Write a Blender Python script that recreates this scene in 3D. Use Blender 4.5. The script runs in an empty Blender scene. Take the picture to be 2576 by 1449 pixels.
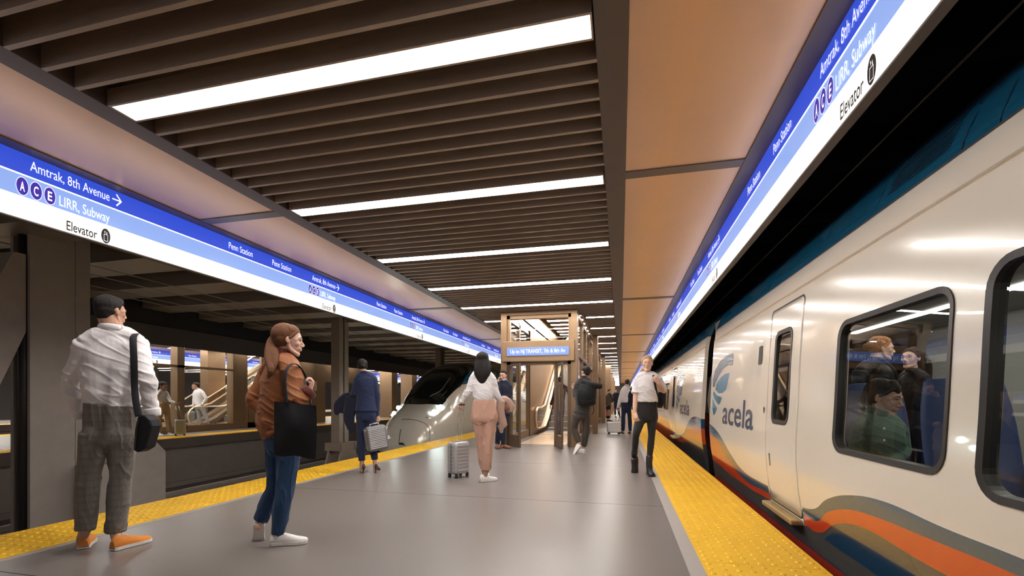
import bpy, bmesh, math, random
from mathutils import Vector, Matrix, Quaternion
from mathutils.geometry import tessellate_polygon
random.seed(7)
R = math.radians
PI = math.pi
# ------------------------------------------------------------------ camera, world, exposure
F = 1148.0                      # focal length in pixels of the 2576x1449 frame
CX, HOR = 1288.0, 1006.0        # principal column, horizon row
YAW = math.atan(273.0 / F)
S_, C_ = math.sin(YAW), math.cos(YAW)
H = 1.15
CAM = Vector((0, 0, H))
DV = Vector((-S_, C_, 0)); RV = Vector((C_, S_, 0)); UP = Vector((0, 0, 1))
scn = bpy.context.scene
cam_d = bpy.data.cameras.new('camera'); cam = bpy.data.objects.new('camera', cam_d)
scn.collection.objects.link(cam)
cam.location = CAM; cam.rotation_euler = (PI/2, 0, YAW)
cam_d.sensor_width = 36; cam_d.lens = 36*F/2576; cam_d.shift_y = (HOR-724.5)/2576
cam_d.clip_start = 0.05; cam_d.clip_end = 400
scn.camera = cam
scn.view_settings.view_transform = 'Standard'
try: scn.view_settings.look = 'None'
except Exception: pass
scn.view_settings.gamma = 1.0
scn.view_settings.use_curve_mapping = False
scn.view_settings.exposure = 0.0
world = bpy.data.worlds.new('world'); scn.world = world; world.use_nodes = True
wb = world.node_tree.nodes['Background']
wb.inputs[0].default_value = (1.0, 0.86, 0.76, 1); wb.inputs[1].default_value = 0.3
LIGHT_E = 45.0                   # ceiling light strips
SIGN_E = 1.0

def P(px, py, D):
    return CAM + D*(DV + RV*((px-CX)/F) + UP*((HOR-py)/F))
def onX(px, py, X):
    D = X/(C_*((px-1561.0)/F)); return P(px, py, D)
def onZ(px, py, Z):
    D = (Z-H)*F/(HOR-py); return P(px, py, D)

# ------------------------------------------------------------------ materials
MATS = {}
def mat(name, col, rough=0.5, metal=0.0, noise=0.0, nscale=8.0, bump=0.0, bscale=60.0, coat=0.0, spec=0.5,
        emis=None, estr=0.0, stretch=None, alpha=None, sheen=0.0):
    if name in MATS: return MATS[name]
    m = bpy.data.materials.new(name); m.use_nodes = True
    nt = m.node_tree; b = nt.nodes['Principled BSDF']
    b.inputs['Base Color'].default_value = (*col, 1); b.inputs['Roughness'].default_value = rough
    b.inputs['Metallic'].default_value = metal; b.inputs['Coat Weight'].default_value = coat
    b.inputs['Coat Roughness'].default_value = 0.05
    b.inputs['Specular IOR Level'].default_value = spec
    if sheen: b.inputs['Sheen Weight'].default_value = sheen
    if emis is not None:
        b.inputs['Emission Color'].default_value = (*emis, 1); b.inputs['Emission Strength'].default_value = estr
    tc = nt.nodes.new('ShaderNodeTexCoord'); mp = nt.nodes.new('ShaderNodeMapping')
    nt.links.new(tc.outputs['Object'], mp.inputs['Vector'])
    if stretch: mp.inputs['Scale'].default_value = stretch
    if noise:
        n = nt.nodes.new('ShaderNodeTexNoise'); n.inputs['Scale'].default_value = nscale; n.inputs['Detail'].default_value = 5
        nt.links.new(mp.outputs[0], n.inputs['Vector'])
        mx = nt.nodes.new('ShaderNodeMix'); mx.data_type = 'RGBA'
        mx.inputs[6].default_value = (*[c*(1-noise) for c in col], 1)
        mx.inputs[7].default_value = (*[min(1, c*(1+noise)) for c in col], 1)
        nt.links.new(n.outputs['Fac'], mx.inputs[0]); nt.links.new(mx.outputs[2], b.inputs['Base Color'])
    if bump:
        n2 = nt.nodes.new('ShaderNodeTexNoise'); n2.inputs['Scale'].default_value = bscale; n2.inputs['Detail'].default_value = 4
        nt.links.new(mp.outputs[0], n2.inputs['Vector'])
        bp = nt.nodes.new('ShaderNodeBump'); bp.inputs['Strength'].default_value = bump; bp.inputs['Distance'].default_value = 0.01
        nt.links.new(n2.outputs['Fac'], bp.inputs['Height']); nt.links.new(bp.outputs[0], b.inputs['Normal'])
    MATS[name] = m; return m
def emat(name, col, s):
    if name in MATS: return MATS[name]
    m = bpy.data.materials.new(name); m.use_nodes = True; nt = m.node_tree
    b = nt.nodes['Principled BSDF']; b.inputs['Base Color'].default_value = (*[c*.6 for c in col], 1)
    b.inputs['Roughness'].default_value = 0.25
    b.inputs['Emission Color'].default_value = (*col, 1); b.inputs['Emission Strength'].default_value = s
    MATS[name] = m; return m
def glass(name, tint=(1, 1, 1), f0=.04, rough=0.0, boost=1.0):
    if name in MATS: return MATS[name]
    m = bpy.data.materials.new(name); m.use_nodes = True; nt = m.node_tree; nt.nodes.clear()
    N = nt.nodes.new; L = nt.links.new
    o = N('ShaderNodeOutputMaterial'); t = N('ShaderNodeBsdfTransparent')
    g = N('ShaderNodeBsdfGlossy'); g.inputs['Roughness'].default_value = rough
    ge = N('ShaderNodeNewGeometry'); dt = N('ShaderNodeVectorMath'); dt.operation = 'DOT_PRODUCT'
    L(ge.outputs['Normal'], dt.inputs[0]); L(ge.outputs['Incoming'], dt.inputs[1])
    def mth(op, a, b=None, c=None):
        q = N('ShaderNodeMath'); q.operation = op
        for i, v in enumerate((a, b, c)):
            if v is None: continue
            if isinstance(v, (int, float)): q.inputs[i].default_value = v
            else: L(v, q.inputs[i])
        return q.outputs[0]
    x = mth('SUBTRACT', 1.0, mth('ABSOLUTE', dt.outputs['Value']))
    fr = mth('MULTIPLY_ADD', mth('POWER', x, 5.0), (1-f0)*boost, f0*boost)
    mx = N('ShaderNodeMixShader'); t.inputs[0].default_value = (*tint, 1)
    L(fr, mx.inputs[0]); L(t.outputs[0], mx.inputs[1]); L(g.outputs[0], mx.inputs[2]); L(mx.outputs[0], o.inputs[0])
    MATS[name] = m; return m

M_BRONZE = mat('bronze', (.27, .175, .10), .38, .55, .12, 3, .03, 40)
M_BRONZE_D = mat('dark_bronze', (.17, .115, .075), .42, .5, .12, 3)
M_BEAM = mat('beam_brown', (.125, .092, .072), .42, .35, .12, 4, stretch=(60, 1, 60))
M_SLAT = mat('slat_brown', (.43, .34, .27), .42, .35, .22, 5, .06, 30, stretch=(1, 40, 40))
M_PANEL = mat('peach_panel', (.82, .51, .32), .30, .25, .05, 2)
M_TRIM = mat('trim_brown', (.15, .115, .10), .4, .3, .08, 4)
M_DARK = mat('dark_metal', (.035, .032, .03), .5, .3)
M_BLACK = mat('black_plain', (.012, .012, .012), .55)
M_CEIL = mat('tunnel_ceiling', (.045, .038, .034), .8, 0, .25, 2)
M_STEEL = mat('painted_steel', (.36, .32, .29), .6, .1, .12, 5, .05, 60)
M_STEEL_W = mat('warm_painted_steel', (.33, .26, .205), .6, .05, .08, 5, .03, 60)
M_CONC = mat('platform_fascia', (.27, .225, .20), .75, 0, .15, 3, .05, 60)
M_BED = mat('trackbed', (.16, .145, .135), .85, 0, .2, 4, .1, 40)
M_KERB = mat('kerb_grey', (.36, .33, .315), .55, 0, .06, 20, .05, 200)
M_YEL = mat('tactile_yellow', (.80, .47, .012), .52, 0, .12, 3, .03, 200)
M_CHROME = mat('chrome', (.7, .69, .68), .18, 1)
M_RUB = mat('rubber', (.018, .018, .019), .6)
M_WHITE = mat('white_paint', (.8, .8, .79), .4)
M_GLASS = glass('clear_glass', (.97, .975, .97), .03, boost=.8)
M_GLASS_T = glass('train_glass', (.72, .75, .73), .045)
M_LIGHT = emat('light_diffuser', (1.0, .925, .85), LIGHT_E)

# ------------------------------------------------------------------ object helpers
COL = scn.collection
def link(o): COL.objects.link(o); return o
def tag(o, label, cat, group=None):
    o['label'] = label; o['category'] = cat
    if group: o['group'] = group
    return o
def thing(name, label, cat, loc=(0, 0, 0), group=None):
    o = bpy.data.objects.new(name, None); o.empty_display_size = .1; link(o); o.location = loc
    return tag(o, label, cat, group)
def structure(o): o['kind'] = 'structure'; return o

class MB:
    """collects geometry (world coordinates), several material slots"""
    def __init__(s): s.v = []; s.f = []; s.m = []; s.sm = []
    def add(s, vs, fs, mi=0, smooth=False):
        n = len(s.v); s.v += [tuple(v) for v in vs]
        for f in fs: s.f.append([i+n for i in f]); s.m.append(mi); s.sm.append(smooth)
    def box(s, x0, x1, y0, y1, z0, z1, mi=0):
        vs = [(x, y, z) for z in (z0, z1) for y in (y0, y1) for x in (x0, x1)]
        s.add(vs, [(0, 2, 3, 1), (4, 5, 7, 6), (0, 1, 5, 4), (2, 6, 7, 3), (0, 4, 6, 2), (1, 3, 7, 5)], mi)
    def obox(s, c, ax, ay, az, mi=0):
        c = Vector(c); vs = [c+ax*i+ay*j+az*k for k in (-1, 1) for j in (-1, 1) for i in (-1, 1)]
        s.add(vs, [(0, 2, 3, 1), (4, 5, 7, 6), (0, 1, 5, 4), (2, 6, 7, 3), (0, 4, 6, 2), (1, 3, 7, 5)], mi)
    def bar(s, a, b, w, h, mi=0):
        a = Vector(a); b = Vector(b); d = (b-a); L = d.length; d.normalize()
        x = d.cross(UP); x = Vector((1, 0, 0)) if x.length < 1e-4 else x.normalized(); z = x.cross(d)
        s.obox((a+b)/2, x*w/2, d*L/2, z*h/2, mi)
    def prism(s, poly, ext, mi=0):
        """poly: list of Vectors, extruded by vector ext"""
        n = len(poly); poly = [Vector(p) for p in poly]; ext = Vector(ext)
        vs = poly + [p+ext for p in poly]
        tr = tessellate_polygon([poly])
        fs = [tuple(t) for t in tr] + [tuple(i+n for i in reversed(t)) for t in tr]
        fs += [(i, (i+1) % n, (i+1) % n+n, i+n) for i in range(n)]
        s.add(vs, fs, mi)
    def tube(s, pts, rad, ref=None, n=12, caps=True, mi=0, sub=1, smooth=True, capk=0.6):
        """loft of ellipses: rad = number or (a,b) per point; a along ref-ish axis"""
        pts = [Vector(p) for p in pts]
        if not isinstance(rad, (list,)): rad = [rad]*len(pts)
        rad = [(r, r) if not isinstance(r, (tuple, list)) else r for r in rad]
        if sub > 1 and len(pts) > 1:
            np_, nr = [], []
            for i in range(len(pts)-1):
                p0 = pts[max(i-1, 0)]; p1 = pts[i]; p2 = pts[i+1]; p3 = pts[min(i+2, len(pts)-1)]
                r0 = rad[max(i-1, 0)]; r1 = rad[i]; r2 = rad[i+1]; r3 = rad[min(i+2, len(pts)-1)]
                for k in range(sub):
                    t = k/sub
                    def cr(a, b, c, d): return .5*((2*b)+(c-a)*t+(2*a-5*b+4*c-d)*t*t+(3*b-a-3*c+d)*t*t*t)
                    np_.append(cr(p0, p1, p2, p3)); nr.append(tuple(max(.001, cr(r0[q], r1[q], r2[q], r3[q])) for q in (0, 1)))
            np_.append(pts[-1]); nr.append(rad[-1]); pts, rad = np_, nr
        tang = []
        for i in range(len(pts)):
            t = pts[min(i+1, len(pts)-1)]-pts[max(i-1, 0)]
            tang.append(t.normalized() if t.length > 1e-9 else UP.copy())
        if caps:
            def cap(p, t, r, sgn):
                o = []
                rr = min(r)*capk
                for a in (25, 55, 78):
                    o.append((p+t*sgn*rr*math.sin(R(a)), tuple(q*math.cos(R(a)) for q in r)))
                return o
            c0 = cap(pts[0], tang[0], rad[0], -1)[::-1]; c1 = cap(pts[-1], tang[-1], rad[-1], 1)
            pts = [c[0] for c in c0]+pts+[c[0] for c in c1]; rad = [c[1] for c in c0]+rad+[c[1] for c in c1]
            tang = [tang[0]]*3+tang+[tang[-1]]*3
        x = Vector(ref) if ref is not None else (tang[0].cross(UP) if abs(tang[0].z) < .9 else Vector((1, 0, 0)))
        vs = []; rings = []
        for p, t, r in zip(pts, tang, rad):
            x = x - t*x.dot(t)
            x = x.normalized() if x.length > 1e-6 else t.orthogonal().normalized()
            y = t.cross(x)
            rings.append(len(vs))
            for k in range(n):
                a = 2*PI*k/n; vs.append(p+x*r[0]*math.cos(a)+y*r[1]*math.sin(a))
        fs = []
        for i in range(len(rings)-1):
            for k in range(n):
                fs.append((rings[i]+k, rings[i]+(k+1) % n, rings[i+1]+(k+1) % n, rings[i+1]+k))
        fs.append(tuple(reversed(range(n)))); fs.append(tuple(rings[-1]+k for k in range(n)))
        s.add(vs, fs, mi, smooth)
    def ell(s, c, rx, ry, rz, X=Vector((1, 0, 0)), Y=Vector((0, 1, 0)), Z=Vector((0, 0, 1)), n=16, m=10, mi=0):
        c = Vector(c); vs = [c+Z*rz]
        for i in range(1, m):
            a = PI*i/m
            for k in range(n):
                b = 2*PI*k/n; vs.append(c+X*rx*math.sin(a)*math.cos(b)+Y*ry*math.sin(a)*math.sin(b)+Z*rz*math.cos(a))
        vs.append(c-Z*rz); L = len(vs)-1; fs = [(0, 1+k, 1+(k+1) % n) for k in range(n)]
        for i in range(m-2):
            for k in range(n):
                fs.append((1+i*n+k, 1+(i+1)*n+k, 1+(i+1)*n+(k+1) % n, 1+i*n+(k+1) % n))
        fs += [(L, 1+(m-2)*n+(k+1) % n, 1+(m-2)*n+k) for k in range(n)]
        s.add(vs, fs, mi, True)
    def grid(s, rows, mi=0, smooth=True, closed=False, flip=False):
        n = len(rows[0]); vs = [p for r in rows for p in r]; fs = []
        for i in range(len(rows)-1):
            for k in range(n if closed else n-1):
                q = (i*n+k, i*n+(k+1) % n, (i+1)*n+(k+1) % n, (i+1)*n+k)
                fs.append(q[::-1] if flip else q)
        s.add(vs, fs, mi, smooth)
    def raw(s, name='m'):
        me = bpy.data.meshes.new(name); me.from_pydata(s.v, [], s.f)
        me.polygons.foreach_set('material_index', s.m); me.polygons.foreach_set('use_smooth', s.sm)
        me.update(); return me
    def build(s, name, mats, parent=None, bevel=0.0, fix=True, mods=None):
        if not isinstance(mats, (list, tuple)): mats = [mats]
        org = Vector(parent_origin(parent)) if parent is not None else None
        if org is None:
            if s.v:
                xs, ys, zs = zip(*s.v); org = Vector(((min(xs)+max(xs))/2, (min(ys)+max(ys))/2, min(zs)))
            else: org = Vector((0, 0, 0))
        s.v = [(v[0]-org.x, v[1]-org.y, v[2]-org.z) for v in s.v]
        me = s.raw(name)
        if fix:
            bm = bmesh.new(); bm.from_mesh(me); bmesh.ops.recalc_face_normals(bm, faces=bm.faces); bm.to_mesh(me); bm.free()
        o = bpy.data.objects.new(name, me)
        for m in mats: me.materials.append(m)
        link(o)
        if parent is not None: o.parent = parent
        else: o.location = org
        if bevel:
            b = o.modifiers.new('bevel', 'BEVEL'); b.width = bevel; b.segments = 2; b.limit_method = 'ANGLE'; b.angle_limit = R(40)
        return o
def parent_origin(p):
    o = Vector((0, 0, 0))
    while p is not None: o += p.location; p = p.parent
    return o
def bake(o, mods):
    """apply modifiers described by mods (list of (type, dict)) into mesh data"""
    for t, kw in mods:
        m = o.modifiers.new(t, t)
        for k, v in kw.items(): setattr(m, k, v)
    dg = bpy.context.evaluated_depsgraph_get(); dg.update()
    me = bpy.data.meshes.new_from_object(o.evaluated_get(dg)); old = o.data; mats = [m for m in old.materials]
    o.modifiers.clear(); o.data = me
    if len(me.materials) == 0:
        for m in mats: me.materials.append(m)
    return o
def smooth_all(o):
    me = o.data; me.polygons.foreach_set('use_smooth', [True]*len(me.polygons)); me.update()
def copy_tree(o, loc=None, parent=None):
    c = o.copy(); COL.objects.link(c)
    if parent is not None: c.parent = parent
    if loc is not None: c.location = loc
    for ch in [q for q in o.children]: copy_tree(ch, None, c)
    return c

# text -> mesh, laid in the plane (ax = reading direction, up) at origin pos
_tcache = {}
def text_mesh(txt, bold=0.0):
    k = (txt, bold)
    if k in _tcache: return _tcache[k]
    cu = bpy.data.curves.new('t', 'FONT'); cu.body = txt; cu.size = 1; cu.resolution_u = 3; cu.offset = bold
    o = bpy.data.objects.new('t', cu); COL.objects.link(o)
    dg = bpy.context.evaluated_depsgraph_get(); dg.update()
    me = bpy.data.meshes.new_from_object(o.evaluated_get(dg))
    vs = [v.co.copy() for v in me.vertices]; fs = [tuple(p.vertices) for p in me.polygons]
    bpy.data.objects.remove(o); bpy.data.curves.remove(cu); bpy.data.meshes.remove(me)
    _tcache[k] = (vs, fs); return vs, fs
def put_text(mb, txt, pos, ax, up, width, cap, mi=0, bold=0.0, warp=None):
    vs, fs = text_mesh(txt, bold)
    x0 = min(v.x for v in vs); x1 = max(v.x for v in vs)
    sx = width/(x1-x0); sy = cap/.72
    out = [Vector(pos)+Vector(ax)*((v.x-x0)*sx)+Vector(up)*(v.y*sy) for v in vs]
    if warp: out = [warp(p) for p in out]
    mb.add(out, fs, mi)
# ------------------------------------------------------------------ measured layout (metres)
ZC = 3.35                       # underside of platform ceiling
XBL0, XBL1, XBR0, XBR1 = -3.936, -3.744, -0.149, 0.049      # ceiling beams
XSL, XSR = -5.172, 1.257        # sign faces
XTL, XTR = -5.018, 1.109        # panel / trim borders
XPL, XPR = -5.11, 1.35          # platform edges
Y0, Y1 = -2.5, 74.0
PITCH = 0.1917; PER = 1.917; YL0 = 2.719
WX0, WX1, WY0, WY1 = -2.93, -1.0, 12.0, 24.6                # stair well opening

def floor_mat():
    m = mat('polished_concrete', (.185, .165, .153), .30, 0, .07, 1.2)
    nt = m.node_tree; b = nt.nodes['Principled BSDF']
    n = nt.nodes.new('ShaderNodeTexNoise'); n.inputs['Scale'].default_value = 2.5; n.inputs['Detail'].default_value = 6
    tc = nt.nodes.new('ShaderNodeTexCoord'); nt.links.new(tc.outputs['Object'], n.inputs['Vector'])
    mr = nt.nodes.new('ShaderNodeMapRange'); mr.inputs[1].default_value = .3; mr.inputs[2].default_value = .7
    mr.inputs[3].default_value = .27; mr.inputs[4].default_value = .36
    return m
M_FLOOR = floor_mat()

# ---- platforms
def platform(xa, xb, near, kerbs, name='floor', y1=Y1):
    """slabs with joints; kerbs: (x0,x1) inner walking surface"""
    mb = MB(); x0, x1 = kerbs
    y = 5.16-2.98*3
    while y < y1:
        mb.box(x0, x1, y+.004, y+2.98-.004, -.06, 0, 0); y += 2.98
    mb.box(x0, x1, Y0-2, y1, -.30, -.012, 1)
    structure(mb.build(name, [M_FLOOR, M_DARK]))
    mb = MB()
    for a, b in ((xa, x0), (x1, xb)):
        mb.box(a, b, Y0-2, y1, -.30, -.012, 0)
    mb.box(xa+.25, xb-.25, Y0-2, y1, -1.5, -.30, 1)
    mb.box(xa+.17, xa+.25, Y0-2, y1, -1.5, -1.36, 1); mb.box(xb-.25, xb-.17, Y0-2, y1, -1.5, -1.36, 1)
    structure(mb.build('wall_platform_edge', [M_BRONZE_D if False else M_TRIM, M_CONC]))
platform(XPL, XPR, True, (-4.27, .4446))
platform(-19.9, -13.05, False, (-19.1, -13.85))
platform(-34.6, -27.8, False, (-33.8, -28.6))
# kerb bands beside the tactile strips
mb = MB(); mb.box(.4446, .553, Y0-2, Y1, -.05, .002); structure(mb.build('trim_right_kerb', M_KERB))
mb = MB(); mb.box(-4.345, -4.27, Y0-2, Y1, -.05, .002); structure(mb.build('trim_left_kerb', M_KERB))

def tactile(x0, x1, ya, yb, tile, dome_to, name, nx=9, domes=True, ny=8, ybase=0.0):
    mb = MB(); y = ybase
    while y > ya: y -= tile
    while y < yb:
        mb.box(x0, x1, y+.003, y+tile-.003, -.012, .004)
        if domes and y < dome_to:
            px = (x1-x0)/nx; py = tile/ny
            for i in range(nx):
                for j in range(ny):
                    cx = x0+px*(i+.5); cy = y+py*(j+.5)
                    k = 8 if y < 7 else 6
                    vs = [(cx+.021*math.cos(2*PI*q/k), cy+.021*math.sin(2*PI*q/k), .004) for q in range(k)]
                    vs += [(cx+.013*math.cos(2*PI*q/k), cy+.013*math.sin(2*PI*q/k), .011) for q in range(k)]
                    mb.add(vs, [(q, (q+1) % k, (q+1) % k+k, q+k) for q in range(k)]+[tuple(range(k, 2*k))], 0, False)
        y += tile
    return structure(mb.build(name, M_YEL, fix=False))
tactile(.553, XPR, Y0, Y1, .722, 17, 'floor_right_tactile', ybase=(3.015*H-.1)/C_+.0)
tactile(XPL, -4.345, Y0, Y1, .722, 15, 'floor_left_tactile', ybase=(3.015*H-.1)/C_)
def rib_strip(x0, x1, name):
    mb = MB(); mb.box(x0, x1, Y0, Y1, -.012, .004)
    y = 6.0
    while y < 32: mb.box(x0+.05, x1-.05, y, y+.05, .004, .012); y += .12
    structure(mb.build(name, M_YEL))
rib_strip(-13.85, -13.05, 'floor_far_tactile')
mb = MB(); mb.box(-19.9, -19.1, Y0, Y1, -.012, .004); structure(mb.build('floor_far_tactile', M_YEL))
mb = MB(); mb.box(-28.6, -27.8, Y0, Y1, -.012, .004); structure(mb.build('floor_third_tactile', M_YEL))
# track bed
mb = MB(); mb.box(-45, 14, Y0-4, 90, -1.7, -1.5); structure(mb.build('floor_trackbed', M_BED))
def rails(xc):
    t = thing('railway_track', 'steel rails on sleepers on the %s track beside the platforms' % xc[1], 'track', (xc[0], 0, -1.5))
    mb = MB()
    for sx in (-.72, .72):
        mb.box(xc[0]+sx-.035, xc[0]+sx+.035, Y0-3, 80, -1.40, -1.33); mb.box(xc[0]+sx-.07, xc[0]+sx+.07, Y0-3, 80, -1.46, -1.44)
        mb.box(xc[0]+sx-.01, xc[0]+sx+.01, Y0-3, 80, -1.45, -1.39)
    mb.build('rail', M_STEEL, t)
    mb = MB(); y = Y0-3
    while y < 60: mb.box(xc[0]-1.25, xc[0]+1.25, y, y+.25, -1.52, -1.46); y += .62
    mb.build('sleeper_row', M_CONC, t)
rails((-6.95, 'left')); rails((-11.1, 'far left')); rails((3.1, 'right')); rails((-21.9, 'farthest'))

# ---- platform ceiling
def slat_ceiling(xa, xb, ya, yb, hole=None, detail=True):
    mb = MB(); k = -30
    while True:
        base = YL0 + PER*k
        if base > yb: break
        for j in range(8):
            y = base+PITCH*(1.5+j)
            if y < ya or y > yb: continue
            segs = [(xa, xb)]
            if hole and hole[2] < y < hole[3]: segs = [(xa, hole[0]), (hole[1], xb)]
            for a, b in segs: mb.box(a, b, y-.016, y+.016, ZC, ZC+.22)
        k += 1
    return structure(mb.build('ceiling', M_SLAT, fix=False))
slat_ceiling(XBL1, XBR0, Y0, 50, (WX0-.05, WX1+.05, WY0, WY1))
mb = MB()
for a, b, c, d in ((XBL1, XBR0, Y0, WY0), (XBL1, XBR0, WY1, Y1), (XBL1, WX0, WY0, WY1), (WX1, XBR0, WY0, WY1)):
    mb.box(a, b, c, d, ZC+.26, ZC+.32)
structure(mb.build('ceiling_backing', M_BRONZE_D))
for i, (a, b) in enumerate(((XBL0, XBL1), (XBR0, XBR1))):
    mb = MB(); mb.box(a, b, Y0, Y1, ZC, ZC+.32); structure(mb.build('trim_%d' % (i+1), M_BEAM))
for i, (a, b) in enumerate(((XSL, XTL), (XTR, XSR))):
    mb = MB(); mb.box(a, b, Y0, Y1, ZC-.004, ZC+.2); structure(mb.build('trim_%d' % (i+3), M_TRIM))
ybar = 4.62-5.7*2
while ybar < 60:
    for a, b in ((XTL, XBL0), (XBR1, XTR)):
        mb = MB(); mb.box(a, b, ybar+.07, ybar+5.7-.07, ZC+.01, ZC+.05); structure(mb.build('ceiling_panel', M_PANEL))
    ybar += 5.7
mb = MB(); mb.box(XTL, XBL0, Y0, Y1, ZC+.05, ZC+.1); mb.box(XBR1, XTR, Y0, Y1, ZC+.05, ZC+.1)
y = 4.62-5.7*2
while y < 60:
    mb.box(XTL, XBL0, y-.07, y+.07, ZC, ZC+.05); mb.box(XBR1, XTR, y-.07, y+.07, ZC, ZC+.05); y += 5.7
structure(mb.build('ceiling_crossbars', M_TRIM))

# ---- ceiling lights
ORD = ['nearest', 'second', 'third', 'fourth', 'fifth', 'sixth', 'seventh', 'eighth', 'ninth', 'tenth', 'eleventh', 'twelfth', 'thirteenth', 'fourteenth', 'fifteenth', 'sixteenth', 'seventeenth', 'eighteenth', 'nineteenth', 'twentieth']
ORD += ['twenty-'+q for q in ('first', 'second', 'third', 'fourth', 'fifth', 'sixth', 'seventh', 'eighth', 'ninth')]+['thirtieth']+['thirty-'+q for q in ('first', 'second', 'third', 'fourth', 'fifth', 'sixth', 'seventh')]
def light_thing(xa, xb, y, label, z=ZC, w=.086, grp='light strips in the platform ceiling', mm=None, hz=.05):
    t = thing('ceiling_light', label, 'light', ((xa+xb)/2, y, z), grp)
    mb = MB(); mb.box(xa+.03, xb-.012, y-w, y+w, z-.004, z+hz-.01); mb.build('diffuser', mm or M_LIGHT, t)
    mb = MB()
    mb.box(xa+.005, xb, y-w-.018, y-w, z-.006, z+.12); mb.box(xa+.005, xb, y+w, y+w+.018, z-.006, z+.12)
    mb.box(xa+.005, xa+.03, y-w, y+w, z-.006, z+.12); mb.box(xb-.012, xb, y-w, y+w, z-.006, z+.12)
    mb.box(xa+.03, xb-.012, y-w, y+w, z+hz, z+.12)
    mb.build('housing', M_SLAT, t); return t
k = 0
while YL0+PER*k < 72:
    y = YL0+PER*k
    lab = '%s white light strip across the slatted ceiling, counting away from the camera' % ORD[k]
    if WY0 < y < WY1:
        light_thing(XBL1+.01, WX0-.08, y, '%s ceiling light strip from the camera, short piece left of the stair well' % ORD[k])
        light_thing(WX1+.08, XBR0-.01, y, '%s ceiling light strip from the camera, short piece right of the stair well' % ORD[k])
    else: light_thing(XBL1+.01, XBR0-.01, y, lab)
    k += 1

# ---- stair well above the escalator
mb = MB()
zt = 5.2
mb.box(WX0-.06, WX0, WY0-.1, WY1, ZC-.0, zt); mb.box(WX1, WX1+.06, WY0-.1, WY1, ZC-.0, zt)
mb.box(WX0, WX1, WY0-.1, WY0-.04, ZC, zt); mb.box(WX0, WX1, WY1, WY1+.06, .0, zt)
mb.box(WX0-.06, WX1+.06, WY0-.1, WY1, zt, zt+.1)
structure(mb.build('wall_stairwell', M_BRONZE))
for q in range(7):
    y = 15.6+q*.95
    light_thing(WX0+.15, WX1-.1, y, '%s bright light bar inside the stair well ceiling, counted from the portal' % ORD[q], 4.2, .16, 'light bars in the stair well')

# ---- station signs
M_SBLUE = emat('sign_blue', (.030, .075, .60), SIGN_E)
M_SLBLUE = emat('sign_light_blue', (.24, .37, .76), SIGN_E)
M_SWHITE = emat('sign_white', (1.0, .97, .92), SIGN_E*1.25)
M_SLET = emat('sign_letter_white', (1.0, 1.0, 1.0), SIGN_E*1.05)
M_SBULL = emat('sign_bullet_purple', (.045, .025, .33), SIGN_E)
M_SBLK = mat('sign_black', (.02, .018, .016), .5)
M_SHOUS = mat('sign_housing', (.13, .11, .10), .5, .3)
def disc(mb, c, ay, az, ry, rz, mi=0, ext=None, n=28, inner=None):
    pts = [Vector(c)+ay*(ry*math.cos(2*PI*i/n))+az*(rz*math.sin(2*PI*i/n)) for i in range(n)]
    if inner:
        ins = [Vector(c)+ay*((ry-inner)*math.cos(2*PI*i/n))+az*((rz-inner*1.6)*math.sin(2*PI*i/n)) for i in range(n)]
        mb.add(pts+ins, [(i, (i+1) % n, (i+1) % n+n, i+n) for i in range(n)], mi)
    else: mb.add(pts, [tuple(range(n))], mi)
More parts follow.
